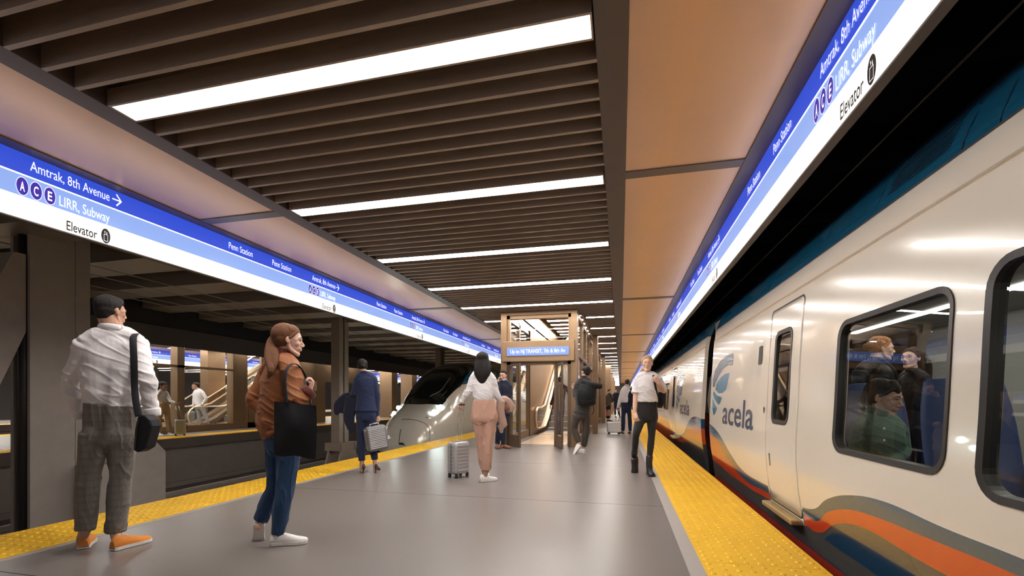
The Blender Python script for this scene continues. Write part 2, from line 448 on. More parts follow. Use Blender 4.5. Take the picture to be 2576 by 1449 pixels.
def band_sign(xf, nrm, ystart, label, ya, yb, nper=12, ndet=4, yfirst=None, mm=None):
    """xf: face x, nrm: +1 faces +X; text starts at ystart and repeats each 3.86 m"""
    z = lambda dz: H+dz
    t = thing('station_sign', label, 'sign', (xf-nrm*.06, 0, z(1.61)))
    A = Vector((0, nrm, 0)); U = UP
    def bx(n, m, z0, z1, d0=0, d1=.004):
        mb = MB(); mb.box(min(xf-nrm*d0, xf+nrm*d1), max(xf-nrm*d0, xf+nrm*d1), ya, yb, z(z0), z(z1)); return mb.build(n, m, t)
    bx('housing', M_SHOUS, 1.60, 2.2, .06, -.0005)
    bx('blue_band', M_SBLUE, 2.009, 2.198); bx('divider_line', M_SLET, 1.995, 2.009, 0, .006)
    bx('light_blue_band', M_SLBLUE, 1.81, 1.995); bx('white_band', M_SWHITE, 1.612, 1.81)
    X = xf+nrm*.0075
    def pos(q, dz, o=0): return Vector((X+nrm*o, q, z(dz)))
    for k in range(-2, nper):
        b = ystart+3.86*k
        if nrm < 0: f = lambda a: b-(a-2.99)
        else: f = lambda a: b+(a-2.99)
        if f(2.89) < ya+.3 or f(6.4) > yb-.3 or f(6.4) < ya+.3: continue
        det = k < ndet
        tx = [('Amtrak, 8th Avenue', 2.99, .655, 2.065, .093, M_SLET), ('LIRR, Subway', 3.21, .435, 1.84, .10, M_SLET),
              ('Elevator', 3.267, .263, 1.632, .094, M_SBLK)]
        # the two station names follow, farther along for the reader
        tx += [('Penn Station', 5.13, .41, 2.058, .09, M_SLET), ('Penn Station', 5.925, .41, 2.058, .09, M_SLET)]
        whole = MB()
        for s, a, w, dz, cap, m in tx:
            mb = MB() if det else whole
            put_text(mb, s, pos(f(a), dz), A, U, w, cap, 0 if (det or m is M_SLET) else 1, bold=.012 if m is M_SBLK else 0)
            if det: mb.build('lettering', m, t, fix=False)
        # arrow
        mb = MB() if det else whole
        a0 = f(3.672); w = .088*(nrm)
        def stroke(p, q, wd=.0065):
            p = Vector(p); q = Vector(q); dd = (q-p).normalized(); nn = dd.cross(Vector((nrm, 0, 0)))*wd
            mb.add([p-nn, q-nn, q+nn, p+nn], [(0, 1, 2, 3)], 0)
        stroke(pos(a0, 2.105), pos(a0+w, 2.105)); stroke(pos(a0+w*.45, 2.165), pos(a0+w, 2.103)); stroke(pos(a0+w*.45, 2.045), pos(a0+w, 2.107))
        if det: mb.build('arrow', M_SLET, t, fix=False)
        for ch, yy in (('A', 2.935), ('C', 3.033), ('E', 3.136)):
            mb = MB() if det else whole
            disc(mb, pos(f(yy), 1.897), A, U, .043, .078, 0 if det else 2)
            if det: bl = mb.build('route_bullet', M_SBULL, t, fix=False); mb = MB()
            disc(mb, pos(f(yy), 1.897, .0004), A, U, .0455, .083, 0, inner=.0035)
            put_text(mb, ch, pos(f(yy-.017), 1.855, .0006), A, U, .034, .085, 0, bold=.02)
            if det: mb.build('letter', M_SLET, bl, fix=False)
        mb = MB() if det else whole
        disc(mb, pos(f(3.61), 1.690), A, U, .043, .076, 0 if det else 1)
        if det: bl = mb.build('elevator_symbol', M_SBLK, t, fix=False); mb = MB()
        c = f(3.61); q = .0006
        for (u0, u1, v0, v1) in ((-.018, .018, 1.703, 1.707), (-.018, .018, 1.636, 1.64), (-.019, -.016, 1.636, 1.707), (.016, .019, 1.636, 1.707),
                                 (-.010, -.007, 1.715, 1.735), (.007, .010, 1.715, 1.735)):
            mb.add([pos(c+u0*nrm, v0, q), pos(c+u1*nrm, v0, q), pos(c+u1*nrm, v1, q), pos(c+u0*nrm, v1, q)], [(0, 1, 2, 3)], 0)
        for s_, zz in ((-.0085, 1), (.0085, -1)):
            zt_ = 1.735 if zz > 0 else 1.715
            mb.add([pos(c+(s_-.006)*nrm, zt_-zz*.006, q), pos(c+(s_+.006)*nrm, zt_-zz*.006, q), pos(c+s_*nrm, zt_+zz*.006, q)], [(0, 1, 2)], 0)
        if det: mb.build('pictogram', M_SLET, bl, fix=False)
        if not det and whole.v: whole.build('lettering', [M_SLET, M_SBLK, M_SBULL], t, fix=False)
    return t
band_sign(XSL, 1, 2.99, 'long blue and white illuminated station sign hanging over the left platform edge', Y0, 60)
band_sign(XSR, -1, 3.317+3.86*0, 'long blue and white illuminated sign over the right platform edge beside the parked train', Y0, 60, nper=14)
band_sign(-19.9, 1, 15.34, 'far blue and white station sign seen through the glass on the opposite platform', 4, 50, nper=8, ndet=2)
# ------------------------------------------------------------------ track hall roof
M_RBEAM = mat('roof_beam', (.32, .28, .25), .4, .25, .15, 2)
mb = MB()
mb.box(-36, XSL-.06, Y0-2, 80, 4.4, 4.6); mb.box(XSR+.06, 14, Y0-2, 80, 4.7, 4.9); mb.box(XSL-.06, XBL0, Y0-2, 80, ZC+.6, ZC+.7); mb.box(XBR1, XSR+.06, Y0-2, 80, ZC+.6, ZC+.7)
structure(mb.build('ceiling_track_hall', M_CEIL))
mb = MB(); mb.box(XSL-.12, XSL-.06, Y0-2, 80, ZC-.04, 4.4); mb.box(XSR+.06, XSR+.12, Y0-2, 80, ZC-.04, 4.7)
mb.box(-13.06, -13.0, Y0-2, 80, ZC-.04, 4.4)
structure(mb.build('wall_ceiling_edge', M_DARK))
def roofbeams(xa, xb, z0, z1, y, yb, per, w, name, m):
    mb = MB()
    while y < yb: mb.box(xa, xb, y, y+w, z0, z1); y += per
    structure(mb.build(name, m))
roofbeams(-12.98, XSL-.13, 3.72, 4.4, 3.0, 70, 1.75, .8, 'ceiling_beams_left', M_RBEAM)
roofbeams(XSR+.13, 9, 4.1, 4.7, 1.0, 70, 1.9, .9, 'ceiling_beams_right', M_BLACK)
mb = MB(); mb.box(9, 9.2, Y0-2, 80, -1.5, 4.7); structure(mb.build('wall_right', M_BLACK))
for i, (x, z) in enumerate(((-9.6, 3.66), (-10.3, 3.66), (-11.3, 3.66), (-11.8, 3.66))):
    mb = MB(); mb.tube([(x, Y0, z), (x, 60, z)], .011, n=6)
    tag(mb.build('overhead_cable', M_STEEL), 'thin cable under the left track hall beams, %s from the near platform' % ORD[i].replace('nearest', 'first'), 'cable', 'overhead cables of the left hall')
for i, (x, z) in enumerate(((2.8, 4.0), (3.35, 4.0))):
    mb = MB(); mb.tube([(x, 1, z), (x, 60, z)], .012, n=6)
    tag(mb.build('overhead_cable', M_STEEL), '%s of two thin cables in the dark above the parked train roof' % ('nearer' if i == 0 else 'farther'), 'cable', 'overhead cables above the train')

# ------------------------------------------------------------------ columns between the tracks
def near_column():
    t = thing('steel_column', 'massive grey steel column with a diagonal brace, behind the man in the white shirt', 'column', (-9.1, 5.5, -1.5))
    y0, y1 = 5.15, 5.98; x = -8.9
    mb = MB(); mb.box(x-.42, x-.36, y0, y1, -1.5, 4.4); mb.box(x-.36, x-.06, (y0+y1)/2-.25, (y0+y1)/2+.25, -1.5, 4.4)
    mb.box(x-.06, x, y0, y0+.60, -1.5, 4.4); mb.box(x-.06, x-.008, y0+.612, y1, -1.5, 4.4)
    mb.build('shaft', M_STEEL, t)
    mb = MB(); mb.tube([(x-.16, y0+.02, -1.5), (x-.16, y0+.02, 4.3)], .07, n=16, caps=False); mb.build('drain_pipe', M_DARK, t)
    mb = MB(); mb.prism([(x-.05, y, z) for y, z in ((5.13, 3.4), (4.98, 3.4), (4.8, 2.94), (3.6, 1.3), (3.6, -1.5), (3.9, -1.2), (4.8, 1.3), (5.13, 2.2))], (-.3, 0, 0))
    mb.build('brace', M_STEEL, t)
    mb = MB()
    mb.prism([(x+.02, y, z) for y, z in ((6.0, -1.5), (7.30, -1.5), (7.30, .12), (7.02, .43), (6.0, .43))], (-.45, 0, 0))
    mb.prism([(x+.50, y, z) for y, z in ((5.75, -1.5), (6.52, -1.5), (6.52, -.08), (6.38, .07), (5.75, .07))], (-.47, 0, 0))
    mb.build('pedestal', M_STEEL, t)
near_column()
def far_column(y, label, x=-8.9, top=4.4):
    t = thing('steel_column', label, 'column', (x, y, -1.5), 'slim columns between the tracks')
    mb = MB()
    mb.box(x-.30, x, y-.26, y-.20, -1.5, top); mb.box(x-.30, x, y+.20, y+.26, -1.5, top); mb.box(x-.17, x-.13, y-.2, y+.2, -1.5, top)
    mb.box(x-.02, x+.0, y-.2, y-.03, -1.5, top); mb.box(x-.02, x+.0, y+.03, y+.2, -1.5, top)
    mb.build('shaft', M_STEEL_W, t)
    mb = MB()
    for s in (1, -1):
        xx = x + (.18 if s > 0 else -.34)
        mb.prism([(xx, y-.42, -.36), (xx, y-.42+.06, -.24), (xx, y+.36, -.24), (xx, y+.42, -.36), (xx, y+.40, -.50), (xx, y+.75, -1.5), (xx, y-.75, -1.5), (xx, y-.40, -.50)], (-.07*s-.0, 0, 0))
    mb.box(x-.42, x+.2, y-.42, y-.30, -.5, -.25); mb.box(x-.42, x+.2, y+.30, y+.42, -.5, -.25)
    mb.build('pedestal', M_STEEL_W, t)
far_column(13.4, 'slim warm grey steel column on a splayed pedestal left of the woman in the navy suit')
far_column(22.0, 'slim steel column rising behind the roof of the arriving train')
far_column(30.6, 'steel column mostly hidden behind the arriving train')

# ------------------------------------------------------------------ escalator
M_HAND = mat('handrail_gold', (.85, .63, .42), .28, .75)
M_STEP = mat('step_metal', (.33, .31, .29), .45, .6, .1, 20)
M_DECK = mat('escalator_deck', (.78, .60, .42), .3, .75)
def escalator(name_label, x0, x1, y0, rise, z0=0.0, yn=.75, ang=30, flat=1.0, rings=True):
    """x0<x1 balustrade centre lines; runs towards +y and up"""
    t = thing('escalator', name_label, 'escalator', ((x0+x1)/2, y0, z0))
    sl = math.tan(R(ang)); run = rise/sl; ys = y0+flat
    def path(h, y_a, y_b, n=10):
        pts = []; m = 14
        for i in range(m+1):
            y = y_a+(y_b-y_a)*i/m
            d = y-ys
            z = 0 if d < -.35 else (sl*(d+.35)**2/1.4 if d < .35 else sl*d)
            pts.append((y, z0+h+z))
        return pts
    yend = ys+run
    for q, x in enumerate((x0, x1)):
        # handrail loop: newel semicircle then up
        hp = []
        r = .36
        for i in range(9):
            a = PI*1.5-PI*i/8
            hp.append(Vector((x, y0-yn+r+r*math.cos(a), z0+.53+r*math.sin(a))))
        hp = hp[:1]+hp[1:]
        for y, z in path(.89, y0-yn+r+.15, yend): hp.append(Vector((x, y, z)))
        mb = MB(); mb.tube(hp, [(.045, .028)]*len(hp), ref=(1, 0, 0), n=10, caps=False); mb.build('handrail', M_HAND, t)
        # glass
        pts = [Vector((x, h.y, h.z-.02)) for h in hp]
        low = [(y, z) for y, z in path(.17, y0-yn+r+.0, yend)]
        poly = pts + [Vector((x, y, z)) for y, z in low[::-1]]
        mb = MB(); mb.prism([p-Vector((.006, 0, 0)) for p in poly], (.012, 0, 0)); mb.build('balustrade_glass', M_GLASS, t)
        # deck / skirt
        mb = MB(); pp = path(.17, y0-yn+.15, yend)
        for i in range(len(pp)-1):
            (ya, za), (yb, zb) = pp[i], pp[i+1]
            for (xa, xb, d0, d1) in ((x-.13, x+.09, 0, .03), (x-.14, x-.12, -.30, 0.0)) if q == 0 else ((x-.09, x+.13, 0, .03), (x+.12, x+.14, -.30, 0.0)):
                mb.add([(xa, ya, za+d0), (xb, ya, za+d0), (xb, yb, zb+d0), (xa, yb, zb+d0), (xa, ya, za+d1), (xb, ya, za+d1), (xb, yb, zb+d1), (xa, yb, zb+d1)],
                       [(0, 1, 2, 3), (4, 5, 6, 7), (0, 1, 5, 4), (2, 3, 7, 6), (0, 3, 7, 4), (1, 2, 6, 5)], 0)
        mb.build('deck', M_DECK, t)
    # steps
    y = y0; z = z0; n = 0
    while z < z0+rise:
        d = y-ys
        zz = z0 + (0 if d < -.35 else (sl*(d+.35)**2/1.4 if d < .35 else sl*d))
        mb = MB(); mb.box(x0+.10, x1-.10, y, y+.40, zz-.25, zz+.012)
        for q in range(12): 
            xx = x0+.12+(x1-x0-.24)*q/12; mb.box(xx, xx+.02, y-.006, y, zz-.22, zz+.008)
        mb.build('step', M_STEP, t); y += .385; z = zz; n += 1
        if n > 26: break
    mb = MB(); mb.box(x0+.08, x1-.08, y0-.75, y0, z0-.02, z0+.012); mb.build('comb_plate', M_DECK, t)
    return t
# escalator inside the portal, running up into the stair well
escalator('bronze escalator inside the glass portal in the middle of the platform', -2.72, -1.62, 15.6, 4.6)

# ------------------------------------------------------------------ portal / stair enclosure
def post(mb, x, y, w=.09, z0=0, z1=ZC, d=None): d = d or w; mb.box(x-w/2, x+w/2, y-d/2, y+d/2, z0, z1)
YP = 11.11
def enclosure():
    t = thing('stair_enclosure', 'bronze framed glass enclosure around the escalator in the middle of the platform', 'enclosure', (-1.97, YP, 0))
    xa, xb = -2.93, -1.02
    zt = ZC-.0
    mb = MB(); mb.box(xa-.0, xa+.15, YP, YP+.35, 0, zt); mb.build('portal_post', M_BRONZE, t)
    mb = MB(); mb.box(xb-.15, xb, YP, YP+.35, 0, zt); mb.build('portal_post', M_BRONZE, t)
    mb = MB(); mb.box(xa+.15, xb-.15, YP, YP+.35, zt-.09, zt); mb.build('portal_lintel', M_BRONZE, t)
    # inner frame
    mb = MB(); a, b = xa+.15, xb-.15
    for (p, q) in ((a, a+.07), (b-.07, b)): mb.box(p, q, YP+.06, YP+.2, 2.1, zt-.09)
    mb.box(a, b, YP+.06, YP+.2, zt-.17, zt-.09); mb.build('transom_frame', M_BRONZE, t)
    mb = MB(); mb.box(a+.07, b-.07, YP+.12, YP+.13, 2.6, zt-.17); mb.build('transom_glass', M_GLASS, t)
    mb = MB(); mb.box(xa+.05, xb-.06, YP-.10, YP+.02, 2.10, 2.60); mb.build('header', M_BRONZE, t, bevel=.006)
    # side sheet frames beside the doors
    mb = MB(); mb.box(a, a+.09, YP+.05, YP+.3, 0, 2.1); mb.box(b-.09, b, YP+.05, YP+.3, 0, 2.1); mb.box(a, b, YP+.05, YP+.3, 2.03, 2.1)
    mb.box(b-.42, b-.36, YP+.05, YP+.3, 0, 2.05)
    mb.build('door_frame', M_BRONZE_D, t)
    mb = MB(); mb.box(b-.36, b-.09, YP+.15, YP+.165, .1, 2.03); mb.build('side_light', M_GLASS, t)
    # glass side walls with posts and rails
    for x, nm in ((xa+.05, 'l'), (xb-.05, 'r')):
        ys = [YP+.35, 12.9, 14.3, 15.7, 17.2, 18.9, 20.6, 22.3, 24.5]
        for y in ys[1:]:
            mb = MB(); post(mb, x, y, .10, 0, zt, .13); mb.build('side_post', M_BRONZE, t)
        for z in (.0, 2.25, 3.22):
            mb = MB(); mb.box(x-.05, x+.05, YP+.35, 24.5, z, z+(.22 if z == 0 else .09)); mb.build('side_rail', M_BRONZE, t)
        mb = MB(); mb.box(x-.006, x+.006, YP+.35, 24.5, .22, 3.22); mb.build('side_glass', M_GLASS, t)
    # inner bronze wall left of the escalator
    mb = MB(); mb.box(xa+.10, xa+.13, 14.3, 24.5, 0, ZC); mb.build('inner_wall', M_BRONZE, t)
    mb = MB(); mb.box(xa+.35, xb-.35, 11.6, 15.0, 0.0, .006); mb.build('threshold', M_DECK, t)
    # swing doors, standing open towards the camera
    def leaf(hx, ang, nm):
        d = Vector((math.cos(ang), math.sin(ang), 0)); n = Vector((-d.y, d.x, 0)); w = .62; z0, z1 = .01, 2.03
        o = Vector((hx, YP-.0, 0)); mb = MB()
        def bb(s0, s1, za, zb, th=.022): mb.obox(o+d*((s0+s1)/2)+UP*((za+zb)/2), d*(s1-s0)/2, n*th, UP*(zb-za)/2)
        bb(0, .055, z0, z1); bb(w-.055, w, z0, z1); bb(.055, w-.055, z1-.06, z1); bb(.055, w-.055, z0, .30)
        dr = mb.build('door', M_BRONZE_D, t)
        mb = MB(); mb.obox(o+d*(w/2)+UP*1.135, d*(w/2-.055), n*.005, UP*.835); mb.build('door_glass', M_GLASS, dr)
        mb = MB(); mb.bar(o+d*(w-.09)+n*.05+UP*.9, o+d*(w-.09)+n*.05+UP*1.4, .018, .018); mb.bar(o+d*(w-.09)-n*.05+UP*.9, o+d*(w-.09)-n*.05+UP*1.4, .018, .018); mb.build('door_handle', M_BRONZE, dr)
    leaf(xa+.22, R(-52), 'l'); leaf(xb-.50, R(-70), 'r')
    return t
enclosure()
ds = thing('direction_sign', 'blue sign reading Up to NJ TRANSIT on the bronze header above the portal doors', 'sign', (-1.97, YP-.1, 2.3))
sx0, sx1 = -2.74, -1.21
mb = MB(); mb.box(sx0, sx1, YP-.125, YP-.10, 2.24, 2.44); mb.build('sign_panel', emat('portal_sign_blue', (.15, .25, .66), .75), ds, bevel=.002)
mb = MB(); put_text(mb, 'Up to NJ TRANSIT, 7th & 8th Av', Vector((sx0+.085, YP-.1275, 2.30)), Vector((1, 0, 0)), UP, sx1-sx0-.17, .095)
mb.build('lettering', M_SLET, ds, fix=False)

def pier(y, x0, x1, label, d=.45, z1=ZC):
    mb = MB(); mb.box(x0, x1, y, y+d, 0, z1)
    return tag(mb.build('bronze_pier', M_BRONZE, bevel=.008), label, 'column', 'bronze piers along the platform')
for i, (y, x1) in enumerate(((15.8, -.76), (23.2, -.74), (29.6, -.60), (38.0, -.60), (46, -.60), (54, -.6))):
    nm = ORD[i]
    pier(y, -.93 if i < 2 else -1.25, x1, 'tall bronze pier on the right of the enclosure line, %s from the camera' % nm)
    pier(y, -3.25, -3.01, 'tall bronze pier on the left of the enclosure line, %s from the camera' % nm)

# ------------------------------------------------------------------ opposite platform
XF = -13.05
mb = MB(); mb.box(XF-.0, XF+.06, Y0, 70, H+1.60, H+2.14); mb.box(XF-.02, XF-.0, Y0, 70, H+1.60, H+2.2)
tag(mb.build('sign_housing', M_SHOUS), 'long dark back of the sign box along the opposite platform edge', 'sign')
mb = MB(); mb.box(-13.5, -13.4, 7.0, 13.7, 3.36, 3.60); structure(mb.build('trim_5', M_PANEL))
mb = MB(); mb.box(-14.2, -13.07, Y0, 70, ZC, ZC+.05); mb.box(-19.9, -18.8, Y0, 70, ZC, ZC+.05); structure(mb.build('ceiling_panel', M_PANEL))
mb = MB(); mb.box(-19.9, -13.1, Y0, 70, ZC+.3, ZC+.35); structure(mb.build('ceiling_backing', M_BRONZE_D))
slat_ceiling(-18.8, -14.2, 8, 40)
M_LIGHTF = emat('far_light_diffuser', (1.0, .95, .88), LIGHT_E)
proto = None; k = 1
for k in range(2, 24):
    y = 4+1.917*k; lab = '%s light strip from the left in the ceiling of the opposite platform' % ORD[k-2].replace('nearest', 'first')
    if proto is None: proto = light_thing(-18.7, -14.3, y, lab, grp='lights of the opposite platform', mm=M_LIGHTF)
    else: copy_tree(proto, Vector((proto.location.x, y, ZC)))['label'] = lab
# glazed stair hall of the opposite platform
def far_hall():
    t = thing('stair_enclosure', 'glazed bronze stair hall on the opposite platform behind the two travellers', 'enclosure', (-15, 12, 0))
    xf = -14.9
    for y0_, w, x in ((9.0, .22, xf), (12.67, .27, xf), (15.0, .72, xf+.0), (20.1, .70, xf), (24.3, .4, xf)):
        mb = MB(); mb.box(x-.3, x, y0_, y0_+w, 0, ZC); mb.build('post', M_BRONZE, t)
    mb = MB(); mb.box(-17.6, -17.2, 16.0, 16.9, 0, ZC); mb.build('post', M_BRONZE, t)
    mb = MB(); mb.box(xf-.12, xf+.02, 9.0, 15.0, 0, .24); mb.build('base_rail', M_BRONZE, t)
    mb = MB(); mb.box(xf-.1, xf, 9.0, 15.0, 2.28, 2.36); mb.build('transom', M_BRONZE, t)
    mb = MB(); mb.box(xf-.056, xf-.044, 9.0, 15.0, .24, 3.3); mb.build('glass_wall', M_GLASS, t)
    mb = MB(); mb.box(xf-.14, xf-.02, 15.8, 20.1, 0, 1.6); mb.build('wall_panel', M_BRONZE, t)
    mb = MB(); mb.box(xf-.14, xf-.02, 16.5, 24.5, 2.1, ZC); mb.build('wall_panel', M_BRONZE, t)
    mb = MB(); mb.box(xf-.16, xf-.02, 15.8, 20.1, 0, .22); mb.build('base_rail', M_BRONZE, t)
far_hall()
escalator('gold trimmed escalator behind the glass of the opposite platform', -16.6, -15.5, 14.6, 3.2, flat=.8, yn=1.0)
escalator('second escalator on the opposite platform, farther from the tracks', -18.2, -17.1, 14.3, 3.2, flat=1.0)
for i, y in enumerate((27.5, 30.5, 34.5, 39, 44, 50)):
    pier(y, -15.6, -14.7, 'bronze pier on the opposite platform, %s beyond its stair hall' % ORD[i].replace('nearest', 'first'), .8)
# third platform, far behind
slabp = None
for k in range(0, 26):
    y = 8+1.917*k; lab = '%s distant light strip from the left over the farthest platform' % ORD[k].replace('nearest', 'first')
    if slabp is None: slabp = light_thing(-33.6, -29.0, y, lab, grp='lights of the farthest platform', mm=M_LIGHTF, w=.11)
    else: copy_tree(slabp, Vector((slabp.location.x, y, ZC)))['label'] = lab
mb = MB(); mb.box(-34.6, -27.8, 0, 70, ZC+.12, ZC+.3); structure(mb.build('ceiling_backing', M_BRONZE_D))
M_GCOL = mat('grey_column', (.42, .41, .41), .6)
for i in range(9):
    y = 14+4.0*i; mb = MB(); mb.box(-23.5, -23.0, y, y+.5, -1.5, 4.4)
    tag(mb.build('steel_column', M_GCOL), 'pale grey column far behind the opposite platform, %s from the left' % ORD[i].replace('nearest', 'first'), 'column', 'pale columns beyond the opposite platform')
M_BACK = mat('far_back_wall', (.10, .09, .085), .8)
mb = MB(); mb.box(-45.2, -45, Y0-4, 90, -1.6, 5); structure(mb.build('wall_left', M_BACK))
mb = MB(); mb.box(-36, 14, 80, 80.2, -1.6, 5); structure(mb.build('wall_far', mat('far_end_wall', (.6, .5, .42), .7)))
# ------------------------------------------------------------------ parked train on the right
TX = 3.1
PROF = [(1.60, -.62), (1.60, -.38), (1.585, -.10), (1.56, .08), (1.52, .35), (1.50, .62), (1.503, .85), (1.518, 1.10), (1.535, 1.5), (1.56, 1.9), (1.575, 2.10), (1.60, 2.28), (1.635, 2.42), (1.70, 2.58), (1.81, 2.73), (2.0, 2.85), (2.4, 2.95), (3.1, 3.0)]
def profx(z):
    if z <= PROF[0][1]: return PROF[0][0]
    for (xa, za), (xb, zb) in zip(PROF, PROF[1:]):
        if z <= zb: return xa+(xb-xa)*(z-za)/(zb-za)
    return PROF[-1][0]
# smooth the profile by resampling
def side_pt(y, z, off=0.0): return Vector((profx(z)-off, y, z))
def side_from_px(px, py):
    X = 1.53
    for _ in range(6):
        p = onX(px, py, X); X = profx(p.z)
    return p.y, p.z

WIN = []   # (y0,y1,z0,z1)
def rrect(y0, y1, z0, z1, r, n=7):
    o = []
    for cy, cz, a0 in ((y1-r, z1-r, 0), (y0+r, z1-r, 90), (y0+r, z0+r, 180), (y1-r, z0+r, 270)):
        for i in range(n):
            a = R(a0+90*i/(n-1)); o.append((cy+r*math.cos(a), cz+r*math.sin(a)))
    return o
def dens(poly, d=.12):
    o = []
    for i in range(len(poly)):
        a = Vector((*poly[i], 0)); b = Vector((*poly[(i+1) % len(poly)], 0)); k = max(1, int((b-a).length/d))
        for j in range(k): q = a.lerp(b, j/k); o.append((q.x, q.y))
    return o
def ring(mb, poly, poly2, off0, off1, depth, mi=0):
    """ring between outlines poly (outer) and poly2 (inner) on the car side"""
    n = len(poly)
    A = [side_pt(y, z, off0) for y, z in poly]; B = [side_pt(y, z, off1) for y, z in poly2]; Cc = [side_pt(y, z, -depth) for y, z in poly2]; D = [side_pt(y, z, -.01) for y, z in poly]
    mb.add(A+B+Cc+D, [(i, (i+1) % n, (i+1) % n+n, i+n) for i in range(n)]+[(i+n, (i+1) % n+n, (i+1) % n+2*n, i+2*n) for i in range(n)]+[(i, (i+1) % n, (i+1) % n+3*n, i+3*n) for i in range(n)], mi, False)
def patch(mb, poly, off, mi=0, mesh=.0):
    """filled outline lying on the car side; sliced in z bands so that it follows the curve"""
    bm = bmesh.new(); vs = [bm.verts.new((0, y, z)) for y, z in poly]
    bm.faces.new(vs)
    zmin = min(z for y, z in poly); zmax = max(z for y, z in poly)
    z = math.floor(zmin/.1)*.1
    while z < zmax:
        bmesh.ops.bisect_plane(bm, geom=bm.verts[:]+bm.edges[:]+bm.faces[:], plane_co=(0, 0, z), plane_no=(0, 0, 1)); z += .1
    bmesh.ops.triangulate(bm, faces=bm.faces[:])
    bm.verts.index_update()
    mb.add([side_pt(v.co.y, v.co.z, off) for v in bm.verts], [[v.index for v in f.verts] for f in bm.faces], mi, False); bm.free()

def livery(name, segs, zcream=None):
    """cream body with bands under curves of z(y); segs = list of (curve pts[(y,z)], colour) from top to bottom"""
    m = bpy.data.materials.new(name); m.use_nodes = True; nt = m.node_tree; b = nt.nodes['Principled BSDF']
    b.inputs['Roughness'].default_value = .16; b.inputs['Coat Weight'].default_value = .6; b.inputs['Coat Roughness'].default_value = .035
    ge = nt.nodes.new('ShaderNodeTexCoord'); sep = nt.nodes.new('ShaderNodeSeparateXYZ'); nt.links.new(ge.outputs['Object'], sep.inputs[0])
    cur = None
    def mixin(fac, col):
        nonlocal cur
        mx = nt.nodes.new('ShaderNodeMix'); mx.data_type = 'RGBA'
        nt.links.new(fac, mx.inputs[0]); nt.links.new(cur, mx.inputs[6]) if cur is not None else None
        if cur is None: mx.inputs[6].default_value = (.78, .74, .66, 1)
        mx.inputs[7].default_value = (*col, 1); cur = mx.outputs[2]
    for pts, col in segs:
        lo, hi = pts[0][0], pts[-1][0]
        mr = nt.nodes.new('ShaderNodeMapRange'); mr.inputs[1].default_value = lo; mr.inputs[2].default_value = hi; nt.links.new(sep.outputs[1], mr.inputs[0])
        fc = nt.nodes.new('ShaderNodeFloatCurve'); cv = fc.mapping.curves[0]
        zz = lambda z: (z+1)/4
        cv.points[0].location = (0, zz(pts[0][1])); cv.points[1].location = (1, zz(pts[-1][1]))
        for y, z in pts[1:-1]: cv.points.new((y-lo)/(hi-lo), zz(z))
        fc.mapping.update(); nt.links.new(mr.outputs[0], fc.inputs['Value'])
        ad = nt.nodes.new('ShaderNodeMath'); ad.operation = 'MULTIPLY_ADD'; ad.inputs[1].default_value = 4; ad.inputs[2].default_value = -1
        nt.links.new(fc.outputs[0], ad.inputs[0])
        lt = nt.nodes.new('ShaderNodeMath'); lt.operation = 'LESS_THAN'; nt.links.new(sep.outputs[2], lt.inputs[0]); nt.links.new(ad.outputs[0], lt.inputs[1])
        mixin(lt.outputs[0], col)
    # blue roof
    gt = nt.nodes.new('ShaderNodeMath'); gt.operation = 'GREATER_THAN'; gt.inputs[1].default_value = 2.36; nt.links.new(sep.outputs[2], gt.inputs[0])
    mixin(gt.outputs[0], (.010, .095, .19))
    nt.links.new(cur, b.inputs['Base Color'])
    return m

def pxs(lst, crop=None):
    o = []
    for x, y in lst:
        if crop: x, y = crop[0]+x*crop[2], crop[1]+y*crop[2]
        o.append(side_from_px(x, y))
    return sorted(o)
K6 = (2050, 640, .5584); K2 = (1480, 1000, .31)
# outlines of the wave near the camera, measured on the car side
nearblue = pxs([(0, 1145), (60, 1100), (160, 1085), (300, 1110), (600, 1240), (942, 1375)], K6)+[side_from_px(2021, 1276), side_from_px(2038, 1280.5)]
nearblue = sorted(nearblue)
nearred = sorted(pxs([(0, 1200), (60, 1160), (150, 1150), (250, 1175), (500, 1275), (942, 1460)], K6))
nearredb = sorted(pxs([(0, 1250), (100, 1215), (200, 1225), (500, 1395), (620, 1460)], K6))
neargrey = sorted(pxs([(0, 1262), (100, 1240), (200, 1275), (330, 1345), (480, 1440)], K6))
farblue = pxs([(945, 195), (985, 215), (1050, 280), (1150, 450), (1250, 590), (1450, 715), (1470, 730)], K2)
farred = pxs([(950, 260), (1040, 340), (1120, 480), (1250, 650), (1470, 780)], K2)
farredb = pxs([(950, 420), (1010, 500), (1100, 580), (1250, 705), (1480, 835)], K2)
skirt_z = lambda ys: [(y, .07) for y in ys]
yd0, yd1 = 4.47, 5.36      # door
def chain(near, far, door=-.5):
    """curve over the whole car: near part, drop across the door, far part"""
    n = [q for q in near if q[0] < yd0-.02]; f = [q for q in far if q[0] > yd1+.02]
    pts = [(-3.0, n[0][1]-.18)]+n+[(yd0-.005, n[-1][1]), (yd0+.02, door), (yd1-.02, door), (yd1+.005, f[0][1])]+f+[(8.6, f[-1][1])]
    out = []
    for q in pts:
        if not out or q[0] > out[-1][0]+.004: out.append(q)
    return out
CREAM = (.78, .74, .66)
M_LIVA = livery('train_livery_near', [
    (chain(nearblue, farblue), (.02, .09, .17)),
    (chain(nearred, farred), (.62, .07, .025)),
    (chain(nearredb, farredb), (.07, .075, .085)),
    (chain([(y, z-.03) for y, z in neargrey], [(y, min(z, .3)-.22) for y, z in farredb]), (.008, .05, .12)),
    ([(-3, .05), (2, .05), (8.6, .05)], (.085, .085, .08)),
    ([(-3, -.115), (8.6, -.115)], (.01, .03, .12)), ([(-3, -.125), (8.6, -.125)], (.34, .035, .018))])
